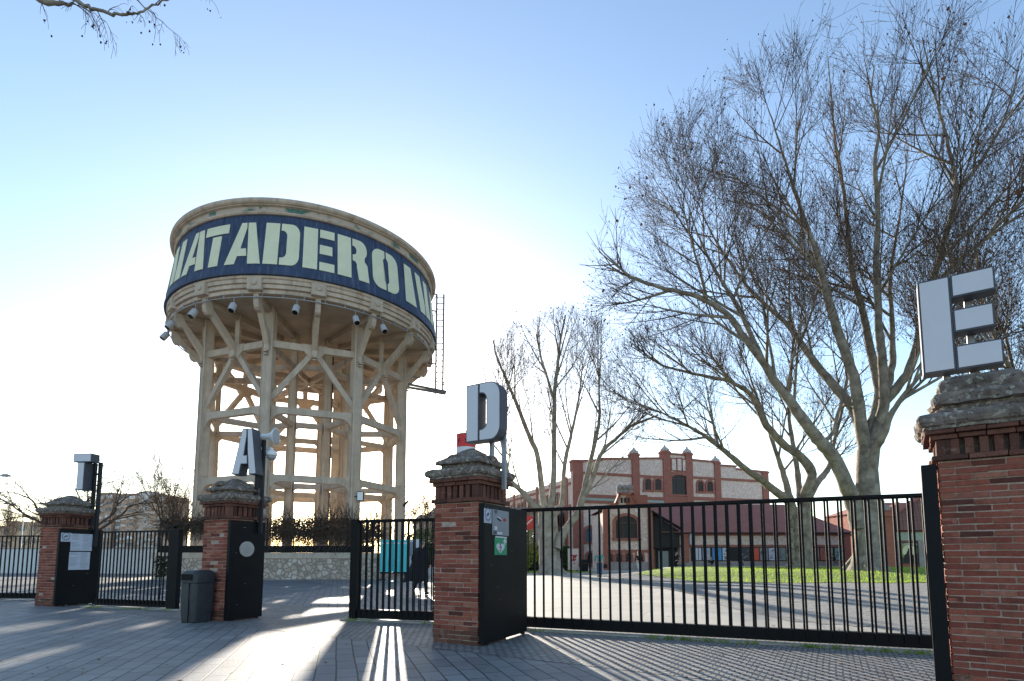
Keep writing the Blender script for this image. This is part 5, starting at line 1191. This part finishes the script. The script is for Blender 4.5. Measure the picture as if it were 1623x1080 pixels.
    def finish(s, name, label, group, bark, twig, balls=.4, dry=0, bs=.05):
        o = thing(name, label, 'tree', (0, 0, 0), 0, group)
        for key, m in (('trunk', bark), ('crown', twig)):
            V, F = s.bufs[key]
            if not F: continue
            me = bpy.data.meshes.new(key); me.from_pydata(V, [], F); me.materials.append(m); me.polygons.foreach_set('use_smooth', [True]*len(F)); c = bpy.data.objects.new(key, me); C.objects.link(c); c.parent = o
        for nm, frac, m, sc in (('seed_balls', balls, m_ball, bs), ('dry_leaves', dry, m_dry, bs*1.9)):
            V = []; F = []
            for q in s.tips:
                if s.r.random() > frac: continue
                r_ = sc*s.r.uniform(.5, 1.25); k = len(V); p = q+s.rv(.05)-Vector((0, 0, s.r.random()*.14)); e = s.rv(.5)*r_
                for dx in (Vector((r_,0,0)), Vector((-r_*.7,0,0))+e, Vector((0,r_*.8,0)), Vector((0,-r_,0))-e, Vector((0,0,r_*1.2)), Vector((0,0,-r_*1.3))): V.append(p+dx)
                for a_, b_, c_ in ((0,2,4),(2,1,4),(1,3,4),(3,0,4),(2,0,5),(1,2,5),(3,1,5),(0,3,5)): F.append((k+a_, k+b_, k+c_))
            if F:
                me = bpy.data.meshes.new(nm); me.from_pydata([tuple(v) for v in V], [], F); me.materials.append(m); c = bpy.data.objects.new(nm, me); C.objects.link(c); c.parent = o; c['kind'] = 'stuff'
        return o
BIG = dict(levels=4, n=(8, 6.5, 5.6, 2.8), ang=((18, 50), (20, 50), (22, 52), (25, 60)), len=(5.4, 3.0, 1.5, .6), rad=(.080, .034, .016, .009), fan=(4, 3, 2, 1), up=.16, upside=.15, wob=.040, rmin=.0062)
def px_limb(pts, Y, dys=None): return [at(x, y, Y+(dys[i] if dys else 0)) for i, (x, y) in enumerate(pts)]
# the great plane tree on the right
T = Tree(11); T.env = (17.6, 25.5, 13.6, 14.0, 11.5, 13.4); Y = 27.0; zb = gh(at(1375, 908, Y).x, Y)
def foot(px, z): q = at(px, 886, Y); return Vector((q.x, Y, z))
trunk = [foot(1375, zb-.1), foot(1376, zb+.35), foot(1377, zb+.9), at(1377, 840, Y), at(1376, 790, Y), at(1374, 745, Y), at(1376, 715, Y)]
rads = [1.0, .76, .66, .60, .52, .50, .50]
T.tube(trunk, [r*(1+.05*math.sin(i*2.1)) for i, r in enumerate(rads)], 18, 'trunk')
for q, a in ((.7, 2.5), (.75, .6), (.65, 4.2)):       # root flare
    c = trunk[0]; T.tube([c+Vector((math.cos(a)*.3, math.sin(a)*.3, .9)), c+Vector((math.cos(a)*.75, math.sin(a)*.75, .25)), c+Vector((math.cos(a)*1.15, math.sin(a)*1.15, .02))], [.25, .3, .12], 8, 'trunk')
T.limb(px_limb([(1362,838),(1353,800),(1340,765),(1322,727),(1300,700),(1282,678),(1262,650),(1247,629),(1225,600),(1207,571),(1175,528),(1149,495),(1105,470),(1055,458),(1000,440)], Y, [0,0,-.3,-.5,-.8,-1,-1.3,-1.5,-1.7,-2,-2.3,-2.5,-2.8,-3,-3]), .42, .07, BIG, .4, 12)
T.limb(px_limb([(1207,571),(1190,530),(1165,480),(1135,430),(1105,370),(1085,310)], Y-2, [0,.2,.5,.8,1,1.2]), .16, .020, BIG, .2, 8)
T.limb(px_limb([(1372,730),(1367,690),(1355,650),(1340,633),(1316,605),(1291,575),(1270,545),(1251,518),(1220,489),(1189,460),(1160,420),(1130,375),(1110,330)], Y, [0,.2,.5,.8,1,1.3,1.6,1.9,2.2,2.4,2.6,2.8,3]), .34, .028, BIG, .4, 12)
T.limb(px_limb([(1372,720),(1366,680),(1353,598),(1327,522),(1306,447),(1294,400),(1275,350),(1255,290),(1235,225),(1215,165)], Y, [0,-.2,-.5,-.8,-1,-1.2,-1.4,-1.6,-1.8,-2]), .34, .020, BIG, .35, 12)
T.limb(px_limb([(1378,715),(1383,670),(1393,620),(1380,555),(1367,491),(1352,440),(1345,380),(1338,310),(1325,240),(1318,160),(1312,90)], Y, [0,.2,.5,.8,1,1.2,1.4,1.6,1.8,2,2.1]), .30, .020, BIG, .35, 12)
T.limb(px_limb([(1380,712),(1393,670),(1402,633),(1397,560),(1393,509),(1389,420),(1392,330),(1386,262),(1393,205),(1381,150),(1386,105)], Y, [0,-.1,-.3,-.5,-.7,-.9,-1,-1.1,-1.2,-1.3,-1.3]), .32, .020, BIG, .35, 12)
T.limb(px_limb([(1398,640),(1412,590),(1415,553),(1413,500),(1411,442),(1420,380),(1432,300),(1440,230)], Y, [0,.5,.9,1.3,1.7,2.1,2.5,2.8]), .22, .020, BIG, .3, 10)
T.limb(px_limb([(1400,640),(1425,610),(1442,584),(1458,527),(1470,470),(1485,425),(1505,350),(1516,305),(1508,255),(1497,209),(1486,165),(1475,120),(1462,60)], Y, [0,-.5,-.9,-1.3,-1.7,-2,-2.3,-2.5,-2.6,-2.7,-2.8,-2.9,-3]), .25, .020, BIG, .35, 10)
T.limb(px_limb([(1470,470),(1500,435),(1530,405),(1565,378),(1600,352),(1650,320)], Y-1.7, [0,-.3,-.6,-.9,-1.2,-1.5]), .18, .028, BIG, .2, 8)
T.limb(px_limb([(1516,305),(1545,270),(1580,215),(1605,150),(1620,80)], Y-2.5, [0,-.2,-.4,-.6,-.8]), .11, .02, BIG, .2, 8)
T.limb(px_limb([(1378,745),(1389,709),(1400,690),(1411,660),(1430,630),(1456,598),(1480,560),(1500,520)], Y, [-.2,-.6,-1,-1.4,-1.8,-2.2,-2.6,-3]), .26, .020, BIG, .45, 10)
T.limb(px_limb([(1300,700),(1318,690),(1330,650),(1340,610),(1345,560),(1338,500)], Y-.8, [0,.6,1.1,1.6,2,2.4]), .13, .020, BIG, .3, 8)
T.finish('plane_tree', 'largest bare plane tree, its thick grey trunk on the lawn beside the nearest pillar', 'bare plane trees', m_bark, m_twig, .20, .006, .036)
# the forked plane tree behind it
MID = dict(BIG, n=(7, 6.2, 5.2, 2.4), len=(5.2, 2.8, 1.5, .6), rmin=.0065, up=.22)
T = Tree(21); T.env = (14.6, 34.5, 9.8, 10.4, 8.5, 8.6); Y = 36.0; zb = gh(at(1272, 902, Y).x, Y)
def foot(px, z): q = at(px, 886, Y); return Vector((q.x, Y, z))
T.tube([foot(1269, zb-.1), foot(1270, zb+.4), foot(1270, zb+1.0), at(1268, 840, Y), at(1268, 805, Y)], [.95, .76, .70, .66, .60], 16, 'trunk')
for q in range(7): T.tube([foot(1254, zb+.3+q*.45)+Vector((0,-.35,0)), foot(1252+(q % 2)*2, zb+.55+q*.45)+Vector((-.1,-.4,0)), foot(1254, zb+.8+q*.45)+Vector((0,-.35,0))], [.12, .17, .1], 6, 'trunk')
T.limb(px_limb([(1258,825),(1250,795),(1231,781),(1206,760),(1190,750),(1167,731),(1145,712),(1122,695),(1100,681),(1078,669),(1050,655)], Y, [0,-.2,-.6,-1,-1.3,-1.6,-1.9,-2.2,-2.5,-2.8,-3]), .34, .06, MID, .4, 10)
T.limb(px_limb([(1260,820),(1252,790),(1246,767),(1238,740),(1229,715),(1215,670),(1200,630),(1185,585)], Y, [0,.2,.5,.8,1.1,1.5,1.9,2.3]), .30, .05, MID, .35, 10)
T.limb(px_limb([(1276,820),(1278,781),(1287,752),(1270,725),(1247,709),(1228,690),(1211,669),(1200,645),(1189,624),(1170,612),(1149,602),(1100,593),(1050,580)], Y, [0,-.3,-.6,-.9,-1.2,-1.5,-1.8,-2,-2.2,-2.4,-2.6,-3,-3.3]), .38, .06, MID, .4, 11)
T.limb(px_limb([(1278,800),(1292,770),(1308,750),(1316,735),(1322,700),(1335,650),(1345,590)], Y, [0,.4,.9,1.3,1.7,2.2,2.6]), .30, .06, MID, .4, 9)
T.limb(px_limb([(1270,800),(1266,770),(1262,735),(1254,690),(1250,640),(1255,580),(1260,520)], Y, [0,.8,1.4,2,2.4,2.8,3.2]), .26, .05, MID, .3, 9)
T.finish('plane_tree', 'bare plane tree with a forked mossy trunk on the lawn left of the largest tree', 'bare plane trees', m_bark, m_twig, .13, .005, .04)
# the pale multi-stemmed plane tree right of the D pillar
PAL = dict(BIG, ang=((18, 50), (20, 50), (22, 50), (25, 60)), n=(7, 5.6, 4.5, 2.2), len=(4.8, 2.7, 1.5, .7), rad=(.075, .028, .012, .007), rmin=.0055, up=.24)
T = Tree(31); T.env = (3.7, 41.0, 11.5, 7.2, 6.5, 8.9); Y = 42.0; zb = 0.0
def foot(px, z): q = at(px, 886, Y); return Vector((q.x, Y, z))
T.tube([foot(874, -.1), foot(873, .4), foot(871, 1.2), at(869, 840, Y), at(868, 812, Y)], [1.2, .92, .80, .74, .72], 16, 'trunk')
for pts, dys, r in (
  ([(866,830),(858,810),(844,799),(825,778),(808,759),(800,725),(793,690),(795,655)], [0,-.3,-.6,-1,-1.4,-1.7,-2,-2.2], .33),
  ([(867,825),(862,800),(859,780),(852,723),(838,690),(823,650),(810,620),(797,589),(786,562),(782,540)], [0,.3,.6,.9,1.2,1.5,1.8,2,2.2,2.4], .32),
  ([(870,820),(874,795),(877,770),(878,700),(879,625),(884,580),(888,542),(896,500)], [0,-.2,-.4,-.6,-.8,-1,-1.2,-1.3], .32),
  ([(879,640),(868,600),(858,570),(850,530)], [-.8,-.6,-.3,0], .12),
  ([(872,825),(884,808),(891,795),(895,737),(903,700),(909,672),(917,632),(922,590)], [0,.3,.6,1,1.4,1.8,2.2,2.4], .28),
  ([(884,870),(891,849),(905,828),(917,809),(926,775),(931,752),(940,715),(949,672),(950,640),(949,600)], [-.6,-.6,-.7,-.9,-1.2,-1.5,-1.8,-2.1,-2.3,-2.5], .38),
  ([(915,812),(922,798),(940,755),(953,719),(975,697),(1000,676),(1022,667),(1043,658)], [-.9,-1.2,-1.6,-2,-2.4,-2.8,-3,-3.2], .24)):
    T.limb(px_limb(pts, Y, dys), r, .06, PAL, .35, 9)
T.finish('plane_tree', 'pale many stemmed bare tree on the grass patch right of the D pillar', 'bare plane trees', m_bark2, m_twig2, .13, 0, .048)
# a further tree whose crown fills the right edge
def auto_tree(seed, base, H, r0, nl, P, spread, label, bark=m_bark, twig=m_twig, balls=.25, name='bare_tree', group='bare trees', lean=(0,0), bs=.06, fork=.28):
    T = Tree(seed); rn = T.r; B = Vector(base); f = B+Vector((lean[0]*H*.3, lean[1]*H*.3, H*fork))
    T.tube([B-Vector((0,0,.1)), B+Vector((0,0,.4)), B.lerp(f, .5)+T.rv(.06), f], [r0*1.35, r0*1.05, r0*.95, r0*.9], 12, 'trunk')
    for i in range(nl):
        a = 2*math.pi*(i+rn.uniform(-.25,.25))/nl; sp = spread*rn.uniform(.6,1.1); pts = [f-Vector((0,0,.25*r0))]
        for k in range(1, 6): t = k/5; pts.append(f+Vector((math.cos(a)*sp*t**.8+lean[0]*H*.3*t, math.sin(a)*sp*t**.8+lean[1]*H*.3*t, H*(.97-fork)*t*rn.uniform(.62,.74)))+T.rv(.12*t*spread*.4))
        T.limb(pts, r0*.55, r0*.14, P, .25, 7)
    return T.finish(name, label, group, bark, twig, balls, 0, bs)
def gb(px, Y, z=0): q = at(px, 886, Y); return (q.x, Y, z)
FAR = dict(BIG, levels=3, n=(5, 5, 4), len=(3.0, 1.6, .8), ang=((20,45),(22,50),(25,55)), rad=(.05,.024,.013), fan=(2,2,1), rmin=.009, up=.2)
auto_tree(41, gb(1690, 33, .5), 21, .5, 6, MID, 6.5, 'bare plane tree at the right edge, mostly hidden behind the nearest pillar', group='bare plane trees', name='plane_tree')
DRP = dict(FAR, up=-.15, wob=.12, len=(2.8,1.5,.8), n=(5,4,4))
auto_tree(51, gb(118, 37), 6.9, .24, 7, DRP, 4.4, 'spreading bare tree with dark drooping twigs behind the T pillar', m_twig, m_twig, .04, fork=.35, bs=.035)
auto_tree(52, gb(272, 41), 7.2, .20, 5, dict(FAR, len=(2.6,1.3,.7)), 1.9, 'bare tree left of the tower legs, behind the gate post', m_twig, m_twig, .05, fork=.3, bs=.035)
auto_tree(53, gb(225, 70), 7.0, .16, 5, dict(FAR, rmin=.014, n=(4,4,2)), 2.6, 'pale bare tree in front of the apartment tower', m_bark2, m_bark2, .0)
auto_tree(54, gb(20, 80), 7.0, .2, 5, dict(FAR, rmin=.018), 3.0, 'small bare tree below the twin armed street lamp', m_bark, m_twig2, .0)
auto_tree(55, gb(664, 55), 7.2, .13, 4, dict(FAR, n=(4,5,4), len=(1.8,1.0,.6), rmin=.014), 1.3, 'thin bare sapling between the tower and the D pillar', m_bark, m_twig, .3)
auto_tree(56, gb(612, 62), 6.6, .13, 4, dict(FAR, n=(4,5,4), len=(1.8,1.0,.6), rmin=.014), 1.6, 'small bare tree seen between the right columns of the tower', m_bark, m_twig, .15)
auto_tree(57, gb(815, 62), 7.5, .13, 5, dict(FAR, rmin=.009, n=(4,4,3)), 2.0, 'bare tree close to the flank of the stone hall, behind the D panel', m_bark2, m_twig2, .15)
# the branch that hangs into the top left corner, from a tree standing left of the view
T = Tree(61); bt = Vector((-14.5, 9.0, 0)); top_ = Vector((-13.8, 9.2, 9.5))
T.tube([bt-Vector((0,0,.1)), bt+Vector((.05,0,.5)), bt+Vector((.2,.1,4)), top_], [.40,.30,.25,.2], 12, 'trunk')
HG = dict(BIG, levels=2, n=(7, 3), len=(.42, .2), rad=(.010, .006), ang=((30,80),(30,70)), fan=(2,1), up=-.75, upside=-.4, wob=.14, rmin=.003)
T.limb([top_, Vector((-11.6, 9.1, 11.2)), at(-60, -60, 9.0), at(40, -22, 8.9), at(68, 2, 8.8), at(100, 7, 8.8), at(118, 6, 8.8)], .16, .014, dict(HG, n=(3,3)), .6, 7)
T.limb([at(-60, -60, 9.0), at(40, -40, 9.0), at(110, -5, 8.9), at(130, 7, 8.9), at(150, 15, 8.9), at(178, 22, 8.9), at(200, 23, 8.9), at(218, 20, 8.9), at(235, 11, 8.9), at(265, 0, 8.9), at(300, -18, 8.9)], .05, .010, HG, .35, 6)
T.limb([at(-60, -60, 9.0), at(60, -60, 9.2), at(150, -30, 9.2), at(200, -12, 9.2), at(228, 10, 9.2), at(250, 28, 9.2), at(274, 50, 9.2)], .03, .004, dict(HG, n=(6,3)), .5, 5)
T.limb([at(110, -5, 8.9), at(130, 8, 8.8), at(150, 24, 8.8), at(170, 38, 8.8)], .012, .004, dict(HG, n=(7,3)), .1, 5)
T.finish('hanging_branch_tree', 'bare tree whose drooping dark twigs hang into the top left corner', None, m_bark, m_twig, .30, 0, .022)
# climbers on the railing of the planter wall
def climber(name, label, x0, x1, y, z0, z1, n, seed, leaf, leafn, up=.5):
    T = Tree(seed); rn = T.r; o = thing(name, label, 'climber', (0, 0, 0)); V, F = T.bufs['crown']
    for i in range(n):
        p = Vector((rn.uniform(x0, x1), y+rn.uniform(-.3,.3), rn.uniform(z0, z1)*.5+z1*.5-rn.random()**2*(z1-z0)*.5)); d = Vector((rn.gauss(0,1), rn.gauss(0,.4), rn.gauss(-.1,.5))).normalized(); pts = [p]
        for k in range(5): d = (d+T.rv(.45)+Vector((0,0,-.12))).normalized(); p = p+d*rn.uniform(.12,.3); pts.append(p)
        T.tube(pts, [.014]*3+[.010,.008,.006], 3, 'crown')
    for i in range(int(n*up*.12)):
        p = Vector((rn.uniform(x0, x1), y, z1-.2)); d = Vector((rn.gauss(0,.6), rn.gauss(0,.2), 1)).normalized(); pts = [p]
        for k in range(5): d = (d+T.rv(.25)).normalized(); p = p+d*rn.uniform(.15,.35); pts.append(p)
        T.tube(pts, [.014,.012,.011,.010,.008,.006], 3, 'crown')
    me = bpy.data.meshes.new('stems'); me.from_pydata(V, [], F); me.materials.append(m_twig); c = bpy.data.objects.new('stems', me); C.objects.link(c); c.parent = o
    lf = leafmass('leaves', [(x0, x1, y-.35, y+.35, z0+(z1-z0)*.35, z1+.12)], leafn, .07, leaf, o, seed); lf['kind'] = 'stuff'; return o
m_dead = mat('dead_leaf', (.12,.058,.03), .9, .5, 4, col2=(.22,.11,.06))
p0, p1 = at(424, 886, WY+.3).x, at(560, 886, WY+.3).x
climber('climber_hedge', 'tangled brown leafless climber along the railing below the water tower', p0, p1, WY+.35, 1.9, 3.35, 1500, 71, m_dead, 2600, 1.2)
p0, p1 = at(562, 886, WY+.3).x, at(600, 886, WY+.3).x
climber('climber_hedge', 'reddish climber on the railing behind the short bar gate', p0, p1, WY+.35, 1.9, 3.2, 500, 72, mat('red_leaf', (.17,.05,.03), .9, .4, 4), 900)
p0, p1 = at(253, 886, 30.4).x, at(330, 886, 30.4).x
climber('climber_hedge', 'dark twiggy climber arching between the gate post and the A pillar', p0, p1, 30.6, 2.75, 3.3, 700, 73, m_dead, 250)
p0 = at(284, 886, 30.6).x; b = MB()
vn = thing('ivy', 'dark ivy hanging on the left gate beside its end post', 'ivy', (0, 0, 0)); q = at(268, 890, 14.0)
leafmass('leaves', [(q.x-.10, q.x+.12, q.y-.4, q.y-.2, .75, 1.25)], 350, .05, m_leafd, vn, 9); b.tube([(q.x, q.y-.3, 0), (q.x+.03, q.y-.3, .8)], .012, 5); b.build('stem', m_steel, vn)

# ------------------------------------------------------------------ people
m_skin = mat('skin', (.42,.26,.19), .6, .08, 8); m_hair = mat('dark_hair', (.018,.014,.012), .6, .3, 20); m_ghair = mat('grey_hair', (.13,.12,.115), .7, .2, 20)
def skin(name, nodes, edges, m, parent, root=0, sub=1):
    me = bpy.data.meshes.new(name); me.from_pydata([n[0] for n in nodes], edges, []); o = bpy.data.objects.new(name, me); C.objects.link(o)
    md = o.modifiers.new('skin', 'SKIN'); md.use_smooth_shade = True; md.branch_smoothing = .6
    for i, n in enumerate(nodes):
        v = me.skin_vertices[0].data[i]; r_ = n[1]; v.radius = r_ if isinstance(r_, tuple) else (r_, r_); v.use_root = (i == root)
    sb_ = o.modifiers.new('sub', 'SUBSURF'); sb_.levels = sub; sb_.render_levels = sub
    bpy.context.view_layer.update()
    ev = o.evaluated_get(bpy.context.evaluated_depsgraph_get()); m2 = bpy.data.meshes.new_from_object(ev); bpy.data.objects.remove(o)
    m2.materials.clear(); m2.materials.append(m); o = bpy.data.objects.new(name, m2); C.objects.link(o); o.parent = parent; return o
def person(px, Y, z, rot, label, J, cols, H=1.72, hair=m_hair, coat=None, extras=None):
    """J: joints for the left/right elbow, wrist, knee, ankle; a person faces -y before turning"""
    q = at(px, 886, Y); o = thing('person', label, 'person', (q.x, q.y, z), rot); s = H/1.72; o.scale = (s, s, s)
    pel = Vector(J.get('pelvis', (0, 0, .95))); ln = J.get('lean', 0.0)
    def up(h, f=0): return pel+Vector((0, -math.sin(ln)*h-f, math.cos(ln)*h))
    waist, chest, neck, hb, hc, ht = up(.15), up(.37), up(.54), up(.61, .01), up(.70, .03), up(.78, .02)
    sh = [up(.48)+Vector((sx*.185, 0, 0)) for sx in (-1, 1)]; hip = [pel+Vector((sx*.09, 0, -.03)) for sx in (-1, 1)]
    el = [Vector(J['elbow'][i]) for i in (0, 1)]; wr = [Vector(J['wrist'][i]) for i in (0, 1)]; kn = [Vector(J['knee'][i]) for i in (0, 1)]; an = [Vector(J['ankle'][i]) for i in (0, 1)]
    toe = [an[i]+Vector((0, -.16, -.045)) if 'toe' not in J else Vector(J['toe'][i]) for i in (0, 1)]
    N = [(pel, (.15,.11)), (waist, (.135,.10)), (chest, (.155,.11)), (neck, .055), (hb, (.065,.075)), (hc, (.078,.10)), (ht, (.06,.08))]; E_ = [(0,1),(1,2),(2,3),(3,4),(4,5),(5,6)]
    for i in (0, 1):
        k = len(N); N += [(sh[i], .065), (el[i], .045), (wr[i], .028)]; E_ += [(2,k),(k,k+1),(k+1,k+2)]
        d = (wr[i]-el[i]).normalized(); e = Vector((0,1,0)) if abs(d.y) < .8 else Vector((0,0,1)); e = (e-d*e.dot(d)).normalized(); g_ = d.cross(e)
        pm = wr[i]+d*.075; N.append((pm, (.034,.018))); E_.append((k+2, k+3)); kp = k+3
        for j, (of, L_) in enumerate(((-.027,.068),(-.009,.078),(.010,.074),(.028,.058))):
            a = pm+e*of+d*.02; b_ = a+d*L_*.5+g_*.012; c = b_+d*L_*.42+g_*.025; kk = len(N); N += [(a,.009),(b_,.0085),(c,.007)]; E_ += [(kp,kk),(kk,kk+1),(kk+1,kk+2)]
        a = wr[i]+d*.035-e*.035; kk = len(N); N += [(a,.011),(a+d*.035-e*.02+g_*.01,.009)]; E_ += [(kp-1,kk),(kk,kk+1)]
        k = len(N); N += [(hip[i], .085), (kn[i], .058), (an[i], .038), (toe[i], (.035,.028))]; E_ += [(0,k),(k,k+1),(k+1,k+2),(k+2,k+3)]
    skin('body', N, E_, m_skin, o)
    N = [(pel+Vector((0,0,-.04)), (.17,.13)), (waist, (.16,.125)), (chest, (.18,.135)), (neck-(neck-chest)*.18, (.085,.08))]; E_ = [(0,1),(1,2),(2,3)]
    for i in (0, 1): k = len(N); N += [(sh[i], .085), (el[i], .062), (el[i].lerp(wr[i], .92), .046)]; E_ += [(2,k),(k,k+1),(k+1,k+2)]
    skin('jacket', N, E_, cols[0], o)
    N = [(pel+Vector((0,0,.04)), (.155,.118))]; E_ = []
    for i in (0, 1): k = len(N); N += [(hip[i]+Vector((0,0,-.03)), .105), (kn[i], .075), (an[i]+(kn[i]-an[i])*.10, .058)]; E_ += [(0,k),(k,k+1),(k+1,k+2)]
    skin('trousers', N, E_, cols[1], o)
    for i in (0, 1): skin('shoe', [(an[i]+Vector((0,.03,-.045)), (.042,.04)), (an[i]*.5+toe[i]*.5+Vector((0,0,-.01)), (.045,.04)), (toe[i]+Vector((0,-.02,.0)), (.042,.032))], [(0,1),(1,2)], cols[2], o)
    back = Vector((0, .03, 0)); skin('hair', [(hc+back+Vector((0,.015,-.05)), (.07,.075)), (hc+back+Vector((0,0,.02)), (.088,.098)), (ht+Vector((0,.02,.018)), (.07,.085))], [(0,1),(1,2)], hair, o)
    f_ = hc+Vector((0,-.10,-.015)); b = MB(); b.add([f_+Vector((-.014,0,-.01)), f_+Vector((.014,0,-.01)), f_+Vector((0,-.028,-.012)), f_+Vector((0,.0,.035))], [(0,1,2),(0,2,3),(2,1,3),(1,0,3)]); b.build('nose', m_skin, o)
    b = MB()
    for sx in (-1, 1): c = hc+Vector((sx*.032,-.088,.012)); b.loft([[c+Vector((math.cos(t*.785)*r_, dy, math.sin(t*.785)*r_*.6)) for t in range(8)] for r_, dy in ((.012,.01),(.012,-.008),(.004,-.013))])
    b.build('eyes', m_hair, o)
    if coat:
        b = MB(); rings = []
        for z_, rx, ry, ox, oy in coat: rings.append([(ox+rx*math.cos(t*math.pi/12)*(1+.06*math.sin(t*2.6+z_*3)), oy+ry*math.sin(t*math.pi/12)*(1+.06*math.sin(t*1.9)), z_+.03*math.sin(t*1.3)) for t in range(24)])
        b.loft(rings, cap=False); b.build('coat', cols[0], o, smooth=True)
    if extras: extras(o)
    return o
cl = lambda n, c: mat('cloth_'+n, c, .85, .18, 7, .2, 40)
WALK = dict(elbow=[(-.27,.10,1.17),(.27,-.02,1.16)], wrist=[(-.27,-.03,.95),(.27,-.20,.98)], knee=[(-.10,-.14,.52),(.10,.05,.50)], ankle=[(-.10,-.20,.09),(.10,.27,.16)], toe=[(-.10,-.36,.05),(.11,.16,.04)])
STAND = dict(elbow=[(-.27,.05,1.17),(.27,.05,1.17)], wrist=[(-.26,-.06,.94),(.26,-.06,.94)], knee=[(-.10,-.03,.51),(.10,.0,.51)], ankle=[(-.11,.02,.09),(.11,.05,.09)])
SIT = dict(pelvis=(0,0,.60), lean=.12, elbow=[(-.27,-.06,.84),(.27,-.06,.84)], wrist=[(-.12,-.30,.74),(.12,-.30,.74)], knee=[(-.12,-.44,.56),(.12,-.44,.56)], ankle=[(-.12,-.46,.10),(.13,-.40,.10)])
LEAN = dict(SIT, lean=.5, elbow=[(-.24,-.34,.78),(.24,-.34,.78)], wrist=[(-.10,-.50,.70),(.10,-.50,.72)])
def bag(c, pos, sz):
    def f(o):
        x, y, z = pos; b = MB(); b.loft([[(x+a*sz*k, y+e*sz*.45*k, z+dz*sz) for a, e in ((-.5,-.5),(.5,-.5),(.5,.5),(-.5,.5))] for k, dz in ((.85,-.5),(1.05,-.1),(1,.3),(.7,.5))]); w = b.build('bag', c, o, bevel=.02)
        b = MB(); b.tube([(x-.2*sz,y,z+.5*sz),(x-.1*sz,y,z+.95*sz),(x+.1*sz,y,z+.95*sz),(x+.2*sz,y,z+.5*sz)], .012, 5); b.build('handle', c, o)
    return f
blk = cl('black', (.010,.010,.012)); nav = cl('navy', (.007,.008,.012)); jean = cl('jeans', (.045,.085,.17)); teal = cl('teal', (.10,.29,.27)); wht = cl('white', (.55,.55,.55)); tan = cl('tan', (.42,.29,.22)); grey = cl('grey', (.18,.18,.19)); blue = cl('blue', (.04,.14,.32)); shoe = cl('shoe', (.03,.025,.02))
q = gnd(669, 944)
person(667, q.y, 0, R(160), 'person in a long black coat walking behind the short bar gate', dict(WALK, lean=.08, elbow=[(-.30,.06,1.16),(.30,.02,1.16)], wrist=[(-.27,-.12,.95),(.30,-.14,.95)]), (nav, blk, shoe), 1.74, m_ghair,
       coat=[(1.52,.08,.08,0,-.05),(1.48,.20,.125,0,-.03),(1.36,.245,.155,0,-.01),(1.10,.255,.19,.02,.02),(.85,.31,.25,.04,.06),(.60,.39,.31,.09,.10),(.44,.43,.34,.12,.12)], extras=bag(wht, (-.38,-.12,.72), .34))
person(950, 34.4, 0, R(172), 'person in a turquoise jacket and blue jeans carrying a bag across the square', WALK, (teal, jean, shoe), 1.70, m_hair, extras=bag(blk, (-.36,-.12,.72), .26))
person(1012, 44.5, 0, R(200), 'person in a black jacket and white trousers walking on the square', WALK, (blk, wht, wht), 1.72, m_hair)
person(1072.5, 48.6, 0, R(110), 'standing person in black at the left end of the bench wall', STAND, (blk, blk, shoe), 1.80, m_hair)
person(1083, 46.9, 0, R(-75), 'seated person in a tan jacket and jeans leaning forward on the bench wall', LEAN, (tan, jean, shoe), 1.72, m_hair)
person(1128, 49.0, 0, R(-60), 'seated person in dark clothes on the bench wall below the blue poster', SIT, (blk, grey, shoe), 1.72, m_hair)
person(1175, 54.5, 0, R(80), 'person in blue clothes walking past the row of posters', WALK, (blue, jean, shoe), 1.70, m_hair)
person(1324, 53.5, 0, R(-80), 'dark clothed person bending forward right of the forked tree trunk', dict(WALK, lean=.55, elbow=[(-.25,-.30,1.12),(.25,-.34,1.10)], wrist=[(-.2,-.48,.95),(.2,-.5,.95)]), (blk, grey, shoe), 1.72, m_hair)
